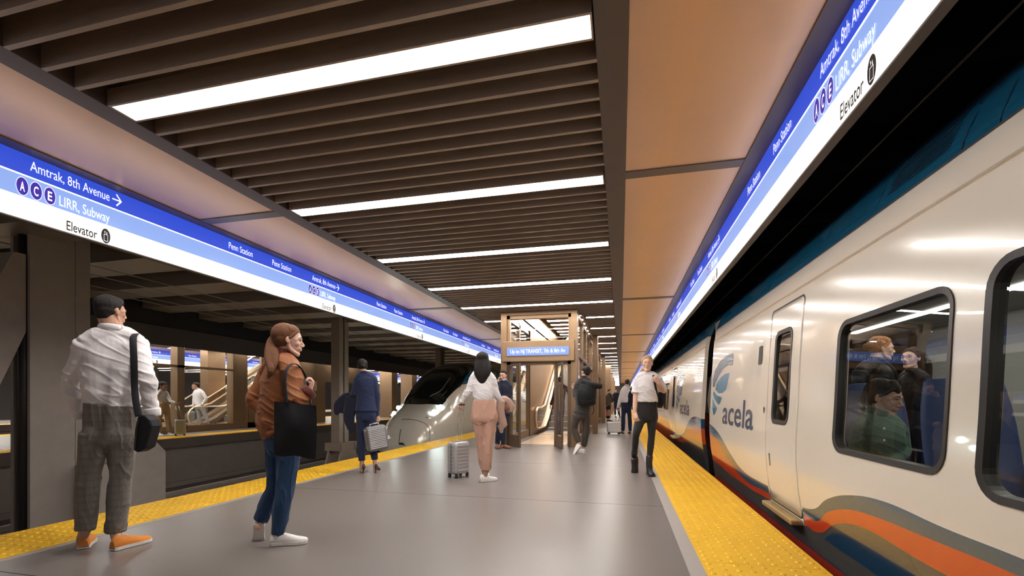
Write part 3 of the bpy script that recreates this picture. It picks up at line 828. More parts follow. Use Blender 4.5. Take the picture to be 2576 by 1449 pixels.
def farcar(name, y0):
    return livery(name, [([(y0, .78), (y0+.9, .80), (y0+1.8, .62), (y0+3.0, .28), (y0+4.3, .18), (y0+5.6, .25), (y0+7, .66), (y0+12, .70), (y0+15, .4), (y0+20, .5), (y0+27, .2)], (.02, .09, .17)),
                          ([(y0, .60), (y0+.9, .62), (y0+1.8, .48), (y0+3.0, .18), (y0+5.4, .10), (y0+7, .52), (y0+12, .56), (y0+15, .3), (y0+20, .4), (y0+27, .1)], (.55, .10, .03)),
                          ([(y0, .30), (y0+1.8, .24), (y0+3.0, .06), (y0+27, .06)], (.05, .055, .06)), ([(y0, -.28), (y0+27, -.28)], (.18, .02, .012))])
M_FRAME = mat('window_rubber', (.03, .029, .028), .4, .2)
M_INT = mat('train_interior_grey', (.34, .34, .33), .6)
M_SEAT = mat('seat_blue', (.035, .06, .17), .55, 0, .1, 20)
M_SEATD = mat('seat_edge', (.02, .025, .05), .5)
M_ILIGHT = emat('train_interior_light', (1, .93, .82), 14)
M_CREAM = livery('door_cream', [([(-3, -.5), (9, -.5)], CREAM)])

def car(label, ya, yb, m, windows, doors, detail=True):
    root = thing('passenger_train', label, 'train', (TX, (ya+yb)/2, -.62), 'cars of the parked train')
    oy = (ya+yb)/2
    # dense outer ring
    zs = PROF
    ring_pts = [(x, z) for x, z in zs] + [(2*TX-x, z) for x, z in zs[::-1][1:]]
    inner = []
    for x, z in ring_pts:
        d = Vector((TX-x, 1.2-z)); d.normalize(); inner.append((x+d.x*.07, z+d.y*.07))
    def shell(y0, y1):
        mb = MB(); n = len(ring_pts); vs = []
        for y in (y0, y1):
            vs += [Vector((x, y, z)) for x, z in ring_pts]+[Vector((x, y, z)) for x, z in inner]
        N = 2*n; fs = []
        for i in range(n):
            j = (i+1) % n
            fs.append((i, j, j+N, i+N)); fs.append((n+i, n+i+N, n+j+N, n+j)); fs.append((i, n+i, n+j, j)); fs.append((N+i, N+j, N+n+j, N+n+i))
        mb.add(vs, fs, 0, False); return mb
    mb = shell(ya, yb)
    mb.v = [(v[0], v[1], v[2]) for v in mb.v]
    # keep object coordinates equal to world y/z for the livery: origin at world zero
    me = mb.raw('body'); bm = bmesh.new(); bm.from_mesh(me); bmesh.ops.recalc_face_normals(bm, faces=bm.faces); bm.to_mesh(me); bm.free()
    body = bpy.data.objects.new('body', me); me.materials.append(m); link(body); body.parent = root; body.location = -root.location
    # cut the openings
    cm = MB()
    for (y0, y1, z0, z1, r) in windows+doors:
        poly = rrect(y0, y1, z0, z1, r)
        cm.prism([Vector((1.3, y, z)) for y, z in poly], (.5, 0, 0))
    if cm.v:
        cme = cm.raw('cut'); b2 = bmesh.new(); b2.from_mesh(cme); bmesh.ops.recalc_face_normals(b2, faces=b2.faces); b2.to_mesh(cme); b2.free()
        co = bpy.data.objects.new('cut', cme); link(co)
        bake(body, [('BOOLEAN', dict(operation='DIFFERENCE', object=co, solver='EXACT'))])
        bpy.data.objects.remove(co)
    bpy.context.view_layer.update()
    me = body.data
    me.polygons.foreach_set('use_smooth', [True]*len(me.polygons))
    try: me.set_sharp_from_angle(angle=R(25))
    except Exception: pass
    def wframe(parent, y0, y1, z0, z1, r, name='window_frame', w=.020):
        po = dens(rrect(y0-.012, y1+.012, z0-.012, z1+.012, r+.012)); pi = []
        po = rrect(y0-.014, y1+.014, z0-.014, z1+.014, r+.014); pi = rrect(y0+w, y1-w, z0+w, z1-w, max(.02, r-w))
        # subdivide the straight edges equally
        A, B = [], []
        for i in range(len(po)):
            a, b = po[i], po[(i+1) % len(po)]; c, d = pi[i], pi[(i+1) % len(pi)]
            k = max(1, int(math.hypot(a[0]-b[0], a[1]-b[1])/.1))
            for j in range(k):
                t = j/k; A.append((a[0]+(b[0]-a[0])*t, a[1]+(b[1]-a[1])*t)); B.append((c[0]+(d[0]-c[0])*t, c[1]+(d[1]-c[1])*t))
        mb = MB(); ring(mb, A, B, .007, .002, .055); o = mb.build(name, M_FRAME, parent)
        mb = MB(); patch(mb, B, -.022); g = mb.build('window_glass', M_GLASS_T, o, fix=False)
        return o
    for (y0, y1, z0, z1, r) in windows: wframe(root, y0, y1, z0, z1, r)
    for (y0, y1, z0, z1, r) in doors:
        # leaf of the door with its own window opening
        wy0, wy1, wz0, wz1 = y0+.23, y1-.20, .92, 1.83
        mb = MB()
        outer = rrect(y0+.012, y1-.012, z0+.012, z1-.012, r); inn = rrect(wy0, wy1, wz0, wz1, .09)
        A, B = [], []
        for i in range(len(outer)):
            a, b = outer[i], outer[(i+1) % len(outer)]; c, d = inn[i], inn[(i+1) % len(inn)]
            k = max(1, int(math.hypot(a[0]-b[0], a[1]-b[1])/.1))
            for j in range(k):
                t = j/k; A.append((a[0]+(b[0]-a[0])*t, a[1]+(b[1]-a[1])*t)); B.append((c[0]+(d[0]-c[0])*t, c[1]+(d[1]-c[1])*t))
        rows = []
        for s in range(9):
            t = s/8; rows.append([side_pt(a[0]+(b[0]-a[0])*t, a[1]+(b[1]-a[1])*t, .004) for a, b in zip(A, B)])
        rows = [[p+Vector((.04, 0, 0)) for p in rows[0]]]+rows
        mb.grid(rows, closed=True); 
        me = mb.raw('door'); dr = bpy.data.objects.new('door', me); me.materials.append(M_CREAM); link(dr); dr.parent = root; dr.location = -root.location
        bmx = bmesh.new(); bmx.from_mesh(me); bmesh.ops.recalc_face_normals(bmx, faces=bmx.faces); bmx.to_mesh(me); bmx.free()
        mb = MB(); ring(mb, rrect(y0-.004, y1+.004, z0-.004, z1+.004, r), rrect(y0+.010, y1-.010, z0+.010, z1-.010, r), .003, .001, .03)
        mb.v = [(v[0], v[1], v[2]) for v in mb.v]; mb.build('door_seal', M_RUB, root)
        po = inn; pi = rrect(wy0+.03, wy1-.03, wz0+.03, wz1-.03, .065); A, B = [], []
        mb = MB(); ring(mb, rrect(wy0-.01, wy1+.01, wz0-.01, wz1+.01, .1), pi, .010, .006, .03); mb.v = [(v[0]-TX+root.location.x*1+TX-root.location.x, v[1], v[2]) for v in mb.v]
        fr = mb.build('door_window_frame', M_FRAME, root)
        mb = MB(); patch(mb, pi, -.01); mb.build('door_glass', M_GLASS_T, fr, fix=False)
        mb = MB(); y = y1+.08; p = side_pt(y, 1.04, .004); disc(mb, p, Vector((0, 1, 0)), UP, .02, .035); mb.build('door_button', M_DARK, root, fix=False)
        # step under the door
        mb = MB(); mb.box(1.46, 1.60, y0+.02, y1-.02, z0-.06, z0-.012); mb.build('door_step', mat('step_brass', (.55, .42, .22), .35, .6), root, bevel=.012)
        if detail:
            mb = MB(); ring(mb, rrect(y1-.16, y1-.125, .47, .60, .01), rrect(y1-.153, y1-.132, .477, .593, .005), .006, .006, .002); mb.build('door_latch', M_FRAME, root)
    # gutter line, seams
    mb = MB()
    for z, o, w in ((2.165, .006, .012),):
        mb.add([side_pt(ya, z-w, .001), side_pt(yb, z-w, .001), side_pt(yb, z-w*.4, o+.006), side_pt(ya, z-w*.4, o+.006), side_pt(yb, z+w, .001), side_pt(ya, z+w, .001)], [(0, 1, 2, 3), (3, 2, 4, 5)])
    mb.build('gutter', M_CREAM if False else m if False else M_WHITE_C, root)
    mb = MB(); mb.add([side_pt(ya, 2.352, .003), side_pt(yb, 2.352, .003), side_pt(yb, 2.365, .003), side_pt(ya, 2.365, .003)], [(0, 1, 2, 3)]); mb.build('roof_seam', M_RUB, root, fix=False)
    mb = MB(); mb.box(1.75, 2*TX-1.75, ya+.05, yb-.05, -1.2, -.62); mb.build('underframe', M_BLACK, root)
    for y in (ya+2, ya+4.4, yb-4.4, yb-2):
        mb = MB(); mb.tube([(1.9, y, -.95), (2.1, y, -.95)], .42, n=20, caps=False); mb.build('wheel', M_DARK, root)
    # interior
    if detail:
        mb = MB(); mb.box(1.66, 2*TX-1.66, ya+.1, yb-.1, .0, .1); mb.build('interior_floor', M_DARK, root)
        mb = MB(); mb.box(2*TX-1.70, 2*TX-1.64, ya+.1, yb-.1, .1, 2.3); mb.build('interior_wall', M_INT, root)
        mb = MB(); mb.box(1.72, 2*TX-1.72, ya+.1, yb-.1, 2.2, 2.25); mb.box(1.66, 2.3, ya+.1, yb-.1, 1.90, 1.94); mb.box(1.63, 1.66, ya+.1, yd0-.05, 1.88, 2.2); mb.build('interior_ceiling', M_INT, root)
        for x in (2.75, 3.55): mb = MB(); mb.box(x-.05, x+.05, ya+.3, 8.2, 2.185, 2.2); mb.build('interior_light', M_ILIGHT, root)
    return root
M_WHITE_C = mat('gutter_cream', (.78, .74, .66), .2, coat=.4)
near_car = car('cream parked train car nearest the camera with a leaf emblem and people in its window', -3.0, 8.50, M_LIVA,
               [(2.60, 3.76, .79, 1.70, .11), (.45, 2.38, .74, 1.74, .12), (-1.9, .0, .74, 1.74, .12)], [(yd0, yd1, .10, 2.08, .06)])
M_LIVB = farcar('train_livery_second', 9.3)
def emblem(root, px_off, lab, ys, ye):
    pass
far_car = car('second parked train car with a smaller leaf emblem, beyond the car gap', 9.35, 34.0, M_LIVB,
              [(15.6+i*2.3, 17.1+i*2.3, .84, 1.70, .11) for i in range(7)], [(13.7, 14.6, .10, 2.08, .06)], detail=False)
M_LIVC = farcar('train_livery_third', 34.8)
car('third parked train car far down the platform', 34.8, 59.0, M_LIVC, [], [], detail=False)
# dark bellows between the cars
for ya, yb in ((8.52, 9.33), (34.02, 34.78)):
    mb = MB(); y = ya
    while y < yb-.05:
        mb.tube([(TX, y, 1.15), (TX, y+.05, 1.15)], [(1.50, 1.62)]*2, ref=(1, 0, 0), n=24, caps=False, smooth=False); y += .1
    mb.box(1.75, 2*TX-1.75, ya, yb, -.4, 2.6)
    g = mb.build('gangway', mat('gangway_grey', (.13, .115, .10), .6), near_car)
# leaf emblem and lettering on the car side
LEAF = [  # four blades, px in crop [1640,760] scale .3726
    [(548, 345), (552, 365), (543, 425), (518, 420), (480, 450), (450, 500), (430, 545), (425, 570), (413, 575), (412, 530), (428, 460), (462, 400), (505, 362)],
    [(524, 478), (520, 500), (500, 590), (480, 612), (450, 615), (430, 590), (440, 550), (465, 510), (495, 485)],
    [(420, 600), (440, 630), (472, 645), (462, 680), (450, 695), (425, 660), (412, 620)],
    [(411, 650), (425, 690), (442, 715), (430, 750), (417, 765), (410, 720)]]
LC = [(.03, .12, .24), (.06, .25, .42), (.05, .22, .38), (.05, .22, .38)]
K5 = (1640, 760, .3726)
M_LOGOT = mat('logo_slate', (.035, .075, .16), .25, coat=.5)
def emblem(root, f, mini=False):
    em = None
    for i, bl in enumerate(LEAF):
        poly = []
        for x, y in bl:
            yy, zz = side_from_px(K5[0]+x*K5[2], K5[1]+y*K5[2]); poly.append(f(yy, zz))
        c = (sum(p[0] for p in poly)/len(poly), sum(p[1] for p in poly)/len(poly))
        mb = MB(); patch(mb, [(c[0]+(p[0]-c[0])*1.0, c[1]+(p[1]-c[1])*1.0) for p in poly], .003)
        mb.build('leaf_emblem', mat('logo_leaf_%d' % min(i, 2), LC[i], .25, coat=.5), root, fix=False)
    # lettering
    ya, za = side_from_px(1818, 1043); yb, zb = side_from_px(1895, 1062)
    xh = side_from_px(1845, 1016)
    def warp(p):
        yy, zz = f(p.y, p.z); return side_pt(yy, zz, .003)
    mb = MB(); L = ya-yb
    put_text(mb, 'acela', Vector((0, ya, .80)), Vector((0, -1, 0)), UP, L*1.0, .36, bold=.012, warp=warp)
    mb.build('lettering', M_LOGOT, root, fix=False)
emblem(near_car, lambda y, z: (y, z))
emblem(far_car, lambda y, z: (y+5.1, z))
# small wall notice plate
y, z = side_from_px(1914, 894); mb = MB(); patch(mb, rrect(y-.07, y+.07, z-.105, z+.105, .02), .004); mb.build('notice_plate', M_DARK, near_car, fix=False)
# roof details: grille and hatch on the blue roof edge
def roofpatch(name, y0, y1, z0, z1, m, off=.006):
    mb = MB(); patch(mb, rrect(y0, y1, z0, z1, .01), off); return mb.build(name, m, near_car, fix=False)
M_ROOFD = mat('roof_dark_blue', (.004, .03, .06), .4)
gy = sorted([onX(2240, 490, 1.66).y, onX(2400, 340, 1.66).y])
mb = MB()
for i in range(12):
    z = 2.44+i*.018; patch(mb, [(gy[0], z), (gy[1], z), (gy[1], z+.007), (gy[0], z+.007)], .006)
mb.build('vent_grille', M_ROOFD, near_car, fix=False)
for y in (gy[0]-.35, gy[0]-.12, gy[1]+.1, gy[1]+.9, gy[1]+2.2):
    mb = MB(); patch(mb, [(y, 2.37), (y+.008, 2.37), (y+.008, 2.72), (y, 2.72)], .004); mb.build('roof_panel_seam', M_ROOFD, near_car, fix=False)
# seats
def seat(x, y, label, face=1):
    t = thing('train_seat', label, 'seat', (x, y, .1), 'blue seats in the train car')
    mb = MB(); mb.tube([(x, y-.05*face, .62), (x, y-.12*face, 1.0), (x, y-.16*face, 1.26)], [(.235, .06), (.235, .055), (.20, .045)], ref=(1, 0, 0), n=16, sub=3); mb.build('backrest', M_SEAT, t)
    mb = MB(); mb.tube([(x, y+.02*face, .55), (x, y+.48*face, .57)], [(.235, .07)]*2, ref=(1, 0, 0), n=14); mb.build('seat_cushion', M_SEAT, t)
    mb = MB(); mb.box(x-.2, x+.2, y+.0, y+.3, .1, .5); mb.build('seat_base', M_SEATD, t)
    for s in (-1, 1): mb = MB(); mb.box(x+s*.25-.02, x+s*.25+.02, y-.05, y+.38, .5, .76); mb.build('armrest', M_SEATD, t, bevel=.008)
seat(1.98, 4.12, 'blue train seat holding the passenger in the green shirt', -1)
seat(2.53, 4.12, 'blue train seat next to the passenger in the green shirt', -1)
seat(1.98, 3.10, 'blue train seat by the near end of the passenger window', -1)
seat(2.53, 3.10, 'blue train aisle seat by the near end of the window', -1)
seat(1.98, 2.0, 'dark blue train seat in the rightmost window', -1)
seat(2.53, 2.0, 'dark blue aisle seat in the rightmost window', -1)

# ------------------------------------------------------------------ arriving train on the left
def nose_livery(xc, y0):
    m = mat('train_silver_cream', (.74, .71, .63), .18, .15, coat=.7); nt = m.node_tree; N = nt.nodes.new; L = nt.links.new; b = nt.nodes['Principled BSDF']
    ge = N('ShaderNodeNewGeometry'); sp = N('ShaderNodeSeparateXYZ'); L(ge.outputs['Position'], sp.inputs[0])
    def M(op, a, b_=None, c=None):
        q = N('ShaderNodeMath'); q.operation = op
        for i, v in enumerate((a, b_, c)):
            if v is None: continue
            if isinstance(v, (int, float)): q.inputs[i].default_value = v
            else: L(v, q.inputs[i])
        return q.outputs[0]
    ax = M('ABSOLUTE', M('SUBTRACT', sp.outputs[0], xc)); d = M('SUBTRACT', sp.outputs[1], y0); z = sp.outputs[2]
    base = M('MULTIPLY_ADD', M('MULTIPLY', ax, ax), .55, 1.34)
    lim = M('SUBTRACT', M('MINIMUM', M('MULTIPLY_ADD', M('SUBTRACT', d, 1.6), .17, .74), .98), M('MULTIPLY', M('MAXIMUM', M('SUBTRACT', d, 3.2), 0), .09))
    ws = M('MULTIPLY', M('MULTIPLY', M('GREATER_THAN', d, base), M('LESS_THAN', ax, lim)), M('LESS_THAN', d, 6.6))
    line = M('MINIMUM', M('MULTIPLY_ADD', M('SUBTRACT', d, 1.55), .48, 1.02), M('MULTIPLY_ADD', M('SUBTRACT', d, 3.0), .12, 1.72))
    teal = M('MULTIPLY', M('GREATER_THAN', z, M('MINIMUM', line, 2.15)), M('GREATER_THAN', d, 1.55))
    mod = M('LESS_THAN', M('MODULO', d, 2.4), 1.6)
    win = M('MULTIPLY', M('MULTIPLY', M('MULTIPLY', M('GREATER_THAN', z, 1.0), M('LESS_THAN', z, 1.7)), M('GREATER_THAN', d, 7.2)), M('MULTIPLY', mod, M('GREATER_THAN', ax, 1.2)))
    def mix(f, c0, c1):
        q = N('ShaderNodeMix'); q.data_type = 'RGBA'; L(f, q.inputs[0])
        if isinstance(c0, tuple): q.inputs[6].default_value = (*c0, 1)
        else: L(c0, q.inputs[6])
        q.inputs[7].default_value = (*c1, 1); return q.outputs[2]
    c = mix(teal, (.74, .71, .63), (.012, .12, .19)); blk = M('MAXIMUM', ws, win); c = mix(blk, c, (.006, .007, .006)); L(c, b.inputs['Base Color'])
    L(M('MULTIPLY', M('SUBTRACT', 1, M('MAXIMUM', blk, teal)), .15), b.inputs['Metallic']); return m
M_NOSE = nose_livery(-6.95, 13.55)
M_TEAL = mat('train_teal', (.012, .12, .19), .22, .1, coat=.6)
M_TBLK = mat('train_windscreen_black', (.006, .007, .006), .07, 0, coat=.5)
def arriving():
    xc = -6.95
    t = thing('high_speed_train', 'streamlined silver and teal train arriving on the left track with lit headlights', 'train', (xc, 13.6, -1.3))
    cz = [(0, -.30), (.03, -.10), (.10, .10), (.28, .36), (.55, .60), (.90, .80), (1.3, .97), (1.75, 1.18), (2.3, 1.62), (2.9, 2.08), (3.5, 2.40), (4.3, 2.64), (5.4, 2.78), (7, 2.82), (50, 2.82)]
    cw = [(0, .30), (.03, .50), (.10, .70), (.28, .92), (.55, 1.06), (.90, 1.17), (1.3, 1.26), (1.75, 1.34), (2.3, 1.42), (2.9, 1.48), (3.5, 1.53), (4.3, 1.57), (5.4, 1.6), (50, 1.6)]
    def ip(tb, d):
        for (a, va), (b, vb) in zip(tb, tb[1:]):
            if d <= b:
                u = (d-a)/(b-a); return va+(vb-va)*u
        return tb[-1][1]
    def smooth(tb, d): 
        h = min(.25, d*.5); return (ip(tb, max(0, d-h))+2*ip(tb, d)+ip(tb, d+h))/4
    Y0n = 13.55
    def sp(d, th):
        w = smooth(cw, d); zt = smooth(cz, d); zb = -.62+.1*math.exp(-d*3); c, s = math.cos(th), math.sin(th)
        low = .30*min(1, d)+zb
        ex = .62 if d > 2 else .72
        z = zb+(zt-zb)*(abs(s)**.80); x = w*(1 if c > 0 else -1)*abs(c)**ex
        # sides narrow towards roof
        k = (z-zb)/(zt-zb+1e-6); x *= 1-.16*k*k*min(1, d/3)
        return Vector((xc+x, Y0n+d, z))
    ds_ = [0]+[.03*1.22**i for i in range(28)]
    ds_ = [d for d in ds_ if d < 7.0]
    dd = []
    d = 0
    while d < 7: dd.append(d); d += .010+.035*min(1, d)
    dd += [7.5, 9, 12, 18, 30, 48]
    nth = 140
    def cls(p, d): return 0
    rows = [[sp(d, PI*(i/nth)) for i in range(nth+1)] for d in dd]
    mb = MB(); vs = [p for r in rows for p in r]; n = nth+1; fs = []; ms = []
    for a in range(len(rows)-1):
        for i in range(nth):
            fs.append((a*n+i, a*n+i+1, (a+1)*n+i+1, (a+1)*n+i)); 
            pm = (rows[a][i]+rows[a][i+1]+rows[a+1][i+1]+rows[a+1][i])/4; ms.append(cls(pm, (dd[a]+dd[a+1])/2))
    for f, m in zip(fs, ms): pass
    mb.v = vs; mb.f = [list(f) for f in fs]; mb.m = ms; mb.sm = [True]*len(fs)
    mb.add(rows[0], [tuple(range(n))], 0, False)
    mb.build('nose_and_body', [M_NOSE, M_TEAL, M_TBLK], t)
    def onnose(px, py, D0=15):
        # march the pixel ray to the nose surface
        o = CAM; dr = (P(px, py, 1)-CAM)
        best = None
        for a in range(len(rows)-7):
            for i in range(0, nth):
                q = rows[a][i]; v = q-o; tt = v.dot(dr)/dr.dot(dr); e = (v-dr*tt).length
                if best is None or e < best[0]-1e-9 and True:
                    if best is None or e < best[0]: best = (e, tt, q)
        return best[2]
    def surfpatch(name, pxpoly, m, off=.012, parent=t, crop=K3):
        pts = [onnose(crop[0]+x*crop[2], crop[1]+y*crop[2]) for x, y in pxpoly]
        c = sum(pts, Vector())/len(pts); nrm = Vector()
        for i in range(len(pts)): nrm += (pts[i]-c).cross(pts[(i+1) % len(pts)]-c)
        nrm.normalize(); nrm = nrm if nrm.dot(CAM-c) > 0 else -nrm
        mb = MB(); k = len(pts)
        mb.add([p+nrm*off for p in pts]+[c+nrm*(off+.012)], [(i, (i+1) % k, k) for i in range(k)], 0, True)
        return mb.build(name, m, parent, fix=False), c+nrm*off, nrm
    M_HL = emat('headlight', (.85, 1, .95), 60)
    M_HLG = mat('headlight_glass', (.03, .033, .03), .1, coat=.5)
    for poly, lamps in (([(910, 690), (975, 610), (1040, 570), (1110, 556), (1130, 562), (1095, 610), (1020, 665), (945, 703)], [(1048, 598, .075), (998, 645, .06), (962, 655, .04)]),
                        ([(570, 690), (590, 620), (615, 570), (650, 558), (660, 570), (645, 620), (615, 660), (580, 695)], [(635, 590, .075), (612, 638, .065), (598, 665, .04)])):
        o, c, nn = surfpatch('headlight', poly, M_HLG, .02)
        for x, y, r in lamps:
            p = onnose(K3[0]+x*K3[2], K3[1]+y*K3[2])+nn*.03
            mb = MB(); mb.ell(p, r, r, r, n=12, m=8); mb.build('lamp', M_HL, o)
    o, c, nn = surfpatch('roof_headlight', [(995, 252), (1040, 205), (1160, 200), (1120, 252)], M_HLG, .03)
    for x, y in ((1068, 230), (1107, 228)):
        p = onnose(K3[0]+x*K3[2], K3[1]+y*K3[2])+nn*.05; mb = MB(); mb.ell(p, .06, .06, .06, n=12, m=8); mb.build('lamp', M_HL, o)
    # leaf emblem on the nose
    surfpatch('leaf_emblem', [(735, 640), (760, 615), (800, 607), (845, 605), (835, 618), (800, 638), (765, 650), (742, 652)], M_TEAL, .015)
    # hood seam line
    seam = [(668, 950), (668, 900), (690, 800), (725, 712)]
    arc = [(552, 738), (600, 712), (690, 704), (780, 706), (860, 725), (915, 755), (940, 800), (947, 850), (943, 918)]
    for s in (seam, arc):
        pts = [onnose(K3[0]+x*K3[2], K3[1]+y*K3[2]) for x, y in s]
        mb = MB(); mb.tube([p+(CAM-p).normalized()*.004 for p in pts], .008, n=6, sub=5, caps=False); mb.build('hood_seam', M_RUB, t)
    # wipers
    for s in ([(800, 495), (790, 430), (785, 395)], [(945, 495), (1040, 445), (1090, 385), (1130, 330)]):
        pts = [onnose(K3[0]+x*K3[2], K3[1]+y*K3[2]) for x, y in s]
        mb = MB(); mb.tube([p+(CAM-p).normalized()*.03 for p in pts], .012, n=6, sub=3, caps=False); mb.build('wiper', mat('wiper_grey', (.12, .12, .11), .4), t)
    # windscreen inner glass pane edge
    ws = [(868, 300), (1190, 290), (1205, 310), (1085, 470), (1060, 482), (800, 470), (790, 455)]
    pts = [onnose(K3[0]+x*K3[2], K3[1]+y*K3[2]) for x, y in ws]
    mb = MB(); mb.tube([p+(CAM-p).normalized()*.012 for p in pts+[pts[0]]], .008, n=5, caps=False); mb.build('windscreen_edge', mat('wiper_grey', (.12, .12, .11), .4), t)
    # coupler hatch and skirt
    mb = MB(); mb.tube([(xc-.5, Y0n-.02, -.75), (xc, Y0n-.12, -.75), (xc+.5, Y0n-.02, -.75)], [(.14, .12)]*3, n=12, sub=3); mb.box(xc-1.25, xc+1.25, Y0n+.5, 60, -1.25, -.5); mb.build('skirt', M_DARK, t)
    surfpatch('coupler_hatch', [(668, 950), (670, 918), (702, 918), (725, 958), (700, 965)], M_DARK, .01)
K3 = (820, 860, .2761)
arriving()
# ------------------------------------------------------------------ people
def fabric(name, col, rough=.85, bump=.25, scale=35, noise=.08, sheen=.15, stretch=None):
    m = mat(name, col, rough, 0, noise, 6, bump, scale, spec=.25, sheen=sheen, stretch=stretch); return m
def skin(name, col):
    m = mat(name, col, .5, 0, .04, 12, .03, 90, spec=.35)
    b = m.node_tree.nodes['Principled BSDF']
    b.inputs['Subsurface Weight'].default_value = .08; b.inputs['Subsurface Radius'].default_value = (.02, .01, .006); b.inputs['Subsurface Scale'].default_value = .4
    return m
SK_FAIR = skin('skin_fair', (.72, .46, .36)); SK_MID = skin('skin_medium', (.52, .30, .21)); SK_BRN = skin('skin_brown', (.36, .19, .12))
def hairmat(name, col): return mat(name, col, .58, 0, .35, 14, .7, 40, spec=.3, stretch=(9, 9, 1.2))
M_EYE = mat('eye_white', (.75, .73, .70), .25); M_IRIS = mat('iris_dark', (.03, .02, .015), .15)
M_LIP = mat('lips', (.50, .17, .14), .4); M_SOLE = mat('sole_white', (.72, .70, .66), .6)

def tex(kind, name, scale, depth=3):
    t = bpy.data.textures.get(name)
    if t: return t
    t = bpy.data.textures.new(name, kind); t.noise_scale = scale
    if kind == 'CLOUDS': t.noise_depth = depth
    return t
from mathutils import noise as _nz
def fold_mesh(me, amp, mode, foci=()):
    """long soft creases: ridged noise stretched along the hang of the cloth, stronger near the joints"""
    me.update()
    if mode == 'down': A = Matrix(((15, 3, 0), (-3, 15, 0), (2.5, 2.5, 4.2)))
    elif mode == 'cross': A = Matrix(((5.5, 2, 7), (-2, 9, 5), (6, 0, 13)))
    else: A = Matrix(((9, 0, 4), (0, 9, -4), (3, 3, 8)))
    vs = me.vertices; out = []
    for v in vs:
        p = A @ v.co
        n = _nz.noise(p); r = 1-min(1, abs(n)*3.2); r = r*r
        n2 = _nz.noise(p*.45+Vector((7, 3, 1)))
        k = 1.0
        for c, rad, g in foci:
            d = (v.co-c).length_squared/(rad*rad)
            if d < 6: k += g*math.exp(-d)
        out.append(v.co+v.normal*(amp*k*(.55*r-.15+.9*n2)))
    for v, c in zip(vs, out): v.co = c
    me.update()
def fuse(mb, name, m, parent, voxel, smooth=4, amp=0.0, mode='down', fac=.5, foci=()):
    """voxel-fuse all tubes into ONE continuous surface, smooth it, add folds"""
    o = mb.build(name, m, parent, fix=False)
    bake(o, [('REMESH', dict(mode='VOXEL', voxel_size=voxel, use_smooth_shade=True)), ('SMOOTH', dict(factor=fac, iterations=smooth))])
    if amp:
        org = parent_origin(parent); fold_mesh(o.data, amp, mode, [(c-org, r, g) for c, r, g in foci])
    smooth_all(o); return o
def join_into(o, me2_objs):
    """merge other mesh objects (same parent space) into o as one mesh"""
    bm = bmesh.new(); bm.from_mesh(o.data)
    for q in me2_objs: bm.from_mesh(q.data)
    bm.to_mesh(o.data); bm.free()
    for q in me2_objs: bpy.data.objects.remove(q)
    smooth_all(o)

def hand(mb, w, d, nrm, sc, curl=35, side=1, rw=.024, spread=1.0, thumb=35):
    """w wrist, d direction of the hand, nrm palm normal (fingers curl towards it), side: thumb side sign along d x nrm"""
    d = Vector(d).normalized(); nrm = Vector(nrm); nrm = (nrm-d*nrm.dot(d)).normalized(); lat = d.cross(nrm)*side
    k = sc
    mb.tube([w-d*.02*k, w+d*.035*k, w+d*.075*k, w+d*.090*k], [(rw*k, rw*.8*k), (.036*k, .017*k), (.041*k, .0145*k), (.038*k, .012*k)], ref=lat, n=14, sub=2)
    fl = (.068, .078, .074, .058)
    for i in range(4):
        off = (.030-.020*i)*spread; base = w+d*(.086-.004*abs(i-1))*k+lat*off*k
        a = 0; p = base; pts = [p-d*.012*k, p]; L = fl[i]*k
        for j, fr in enumerate((.42, .32, .26)):
            a += R(curl*(.75 if j == 0 else 1.0)); dd = d*math.cos(a)+nrm*math.sin(a)+lat*(off*.8); p = p+dd*L*fr; pts.append(p)
        mb.tube(pts, [.0092*k, .0092*k, .0086*k, .0078*k, .0066*k], n=8, sub=2, capk=.9)
    p = w+d*.022*k+lat*.026*k; pts = [p-lat*.008*k]
    for j, (fr, an) in enumerate(((.42, 0), (.32, 18), (.28, 18))):
        a = R(thumb-an*.8); dd = d*math.cos(a)+lat*math.sin(a)+nrm*(.25+.18*j); dd.normalize(); p = p+dd*.072*k*fr; pts.append(p)
    mb.tube(pts, [.013*k, .0115*k, .0102*k, .008*k], n=8, sub=2, capk=.9)

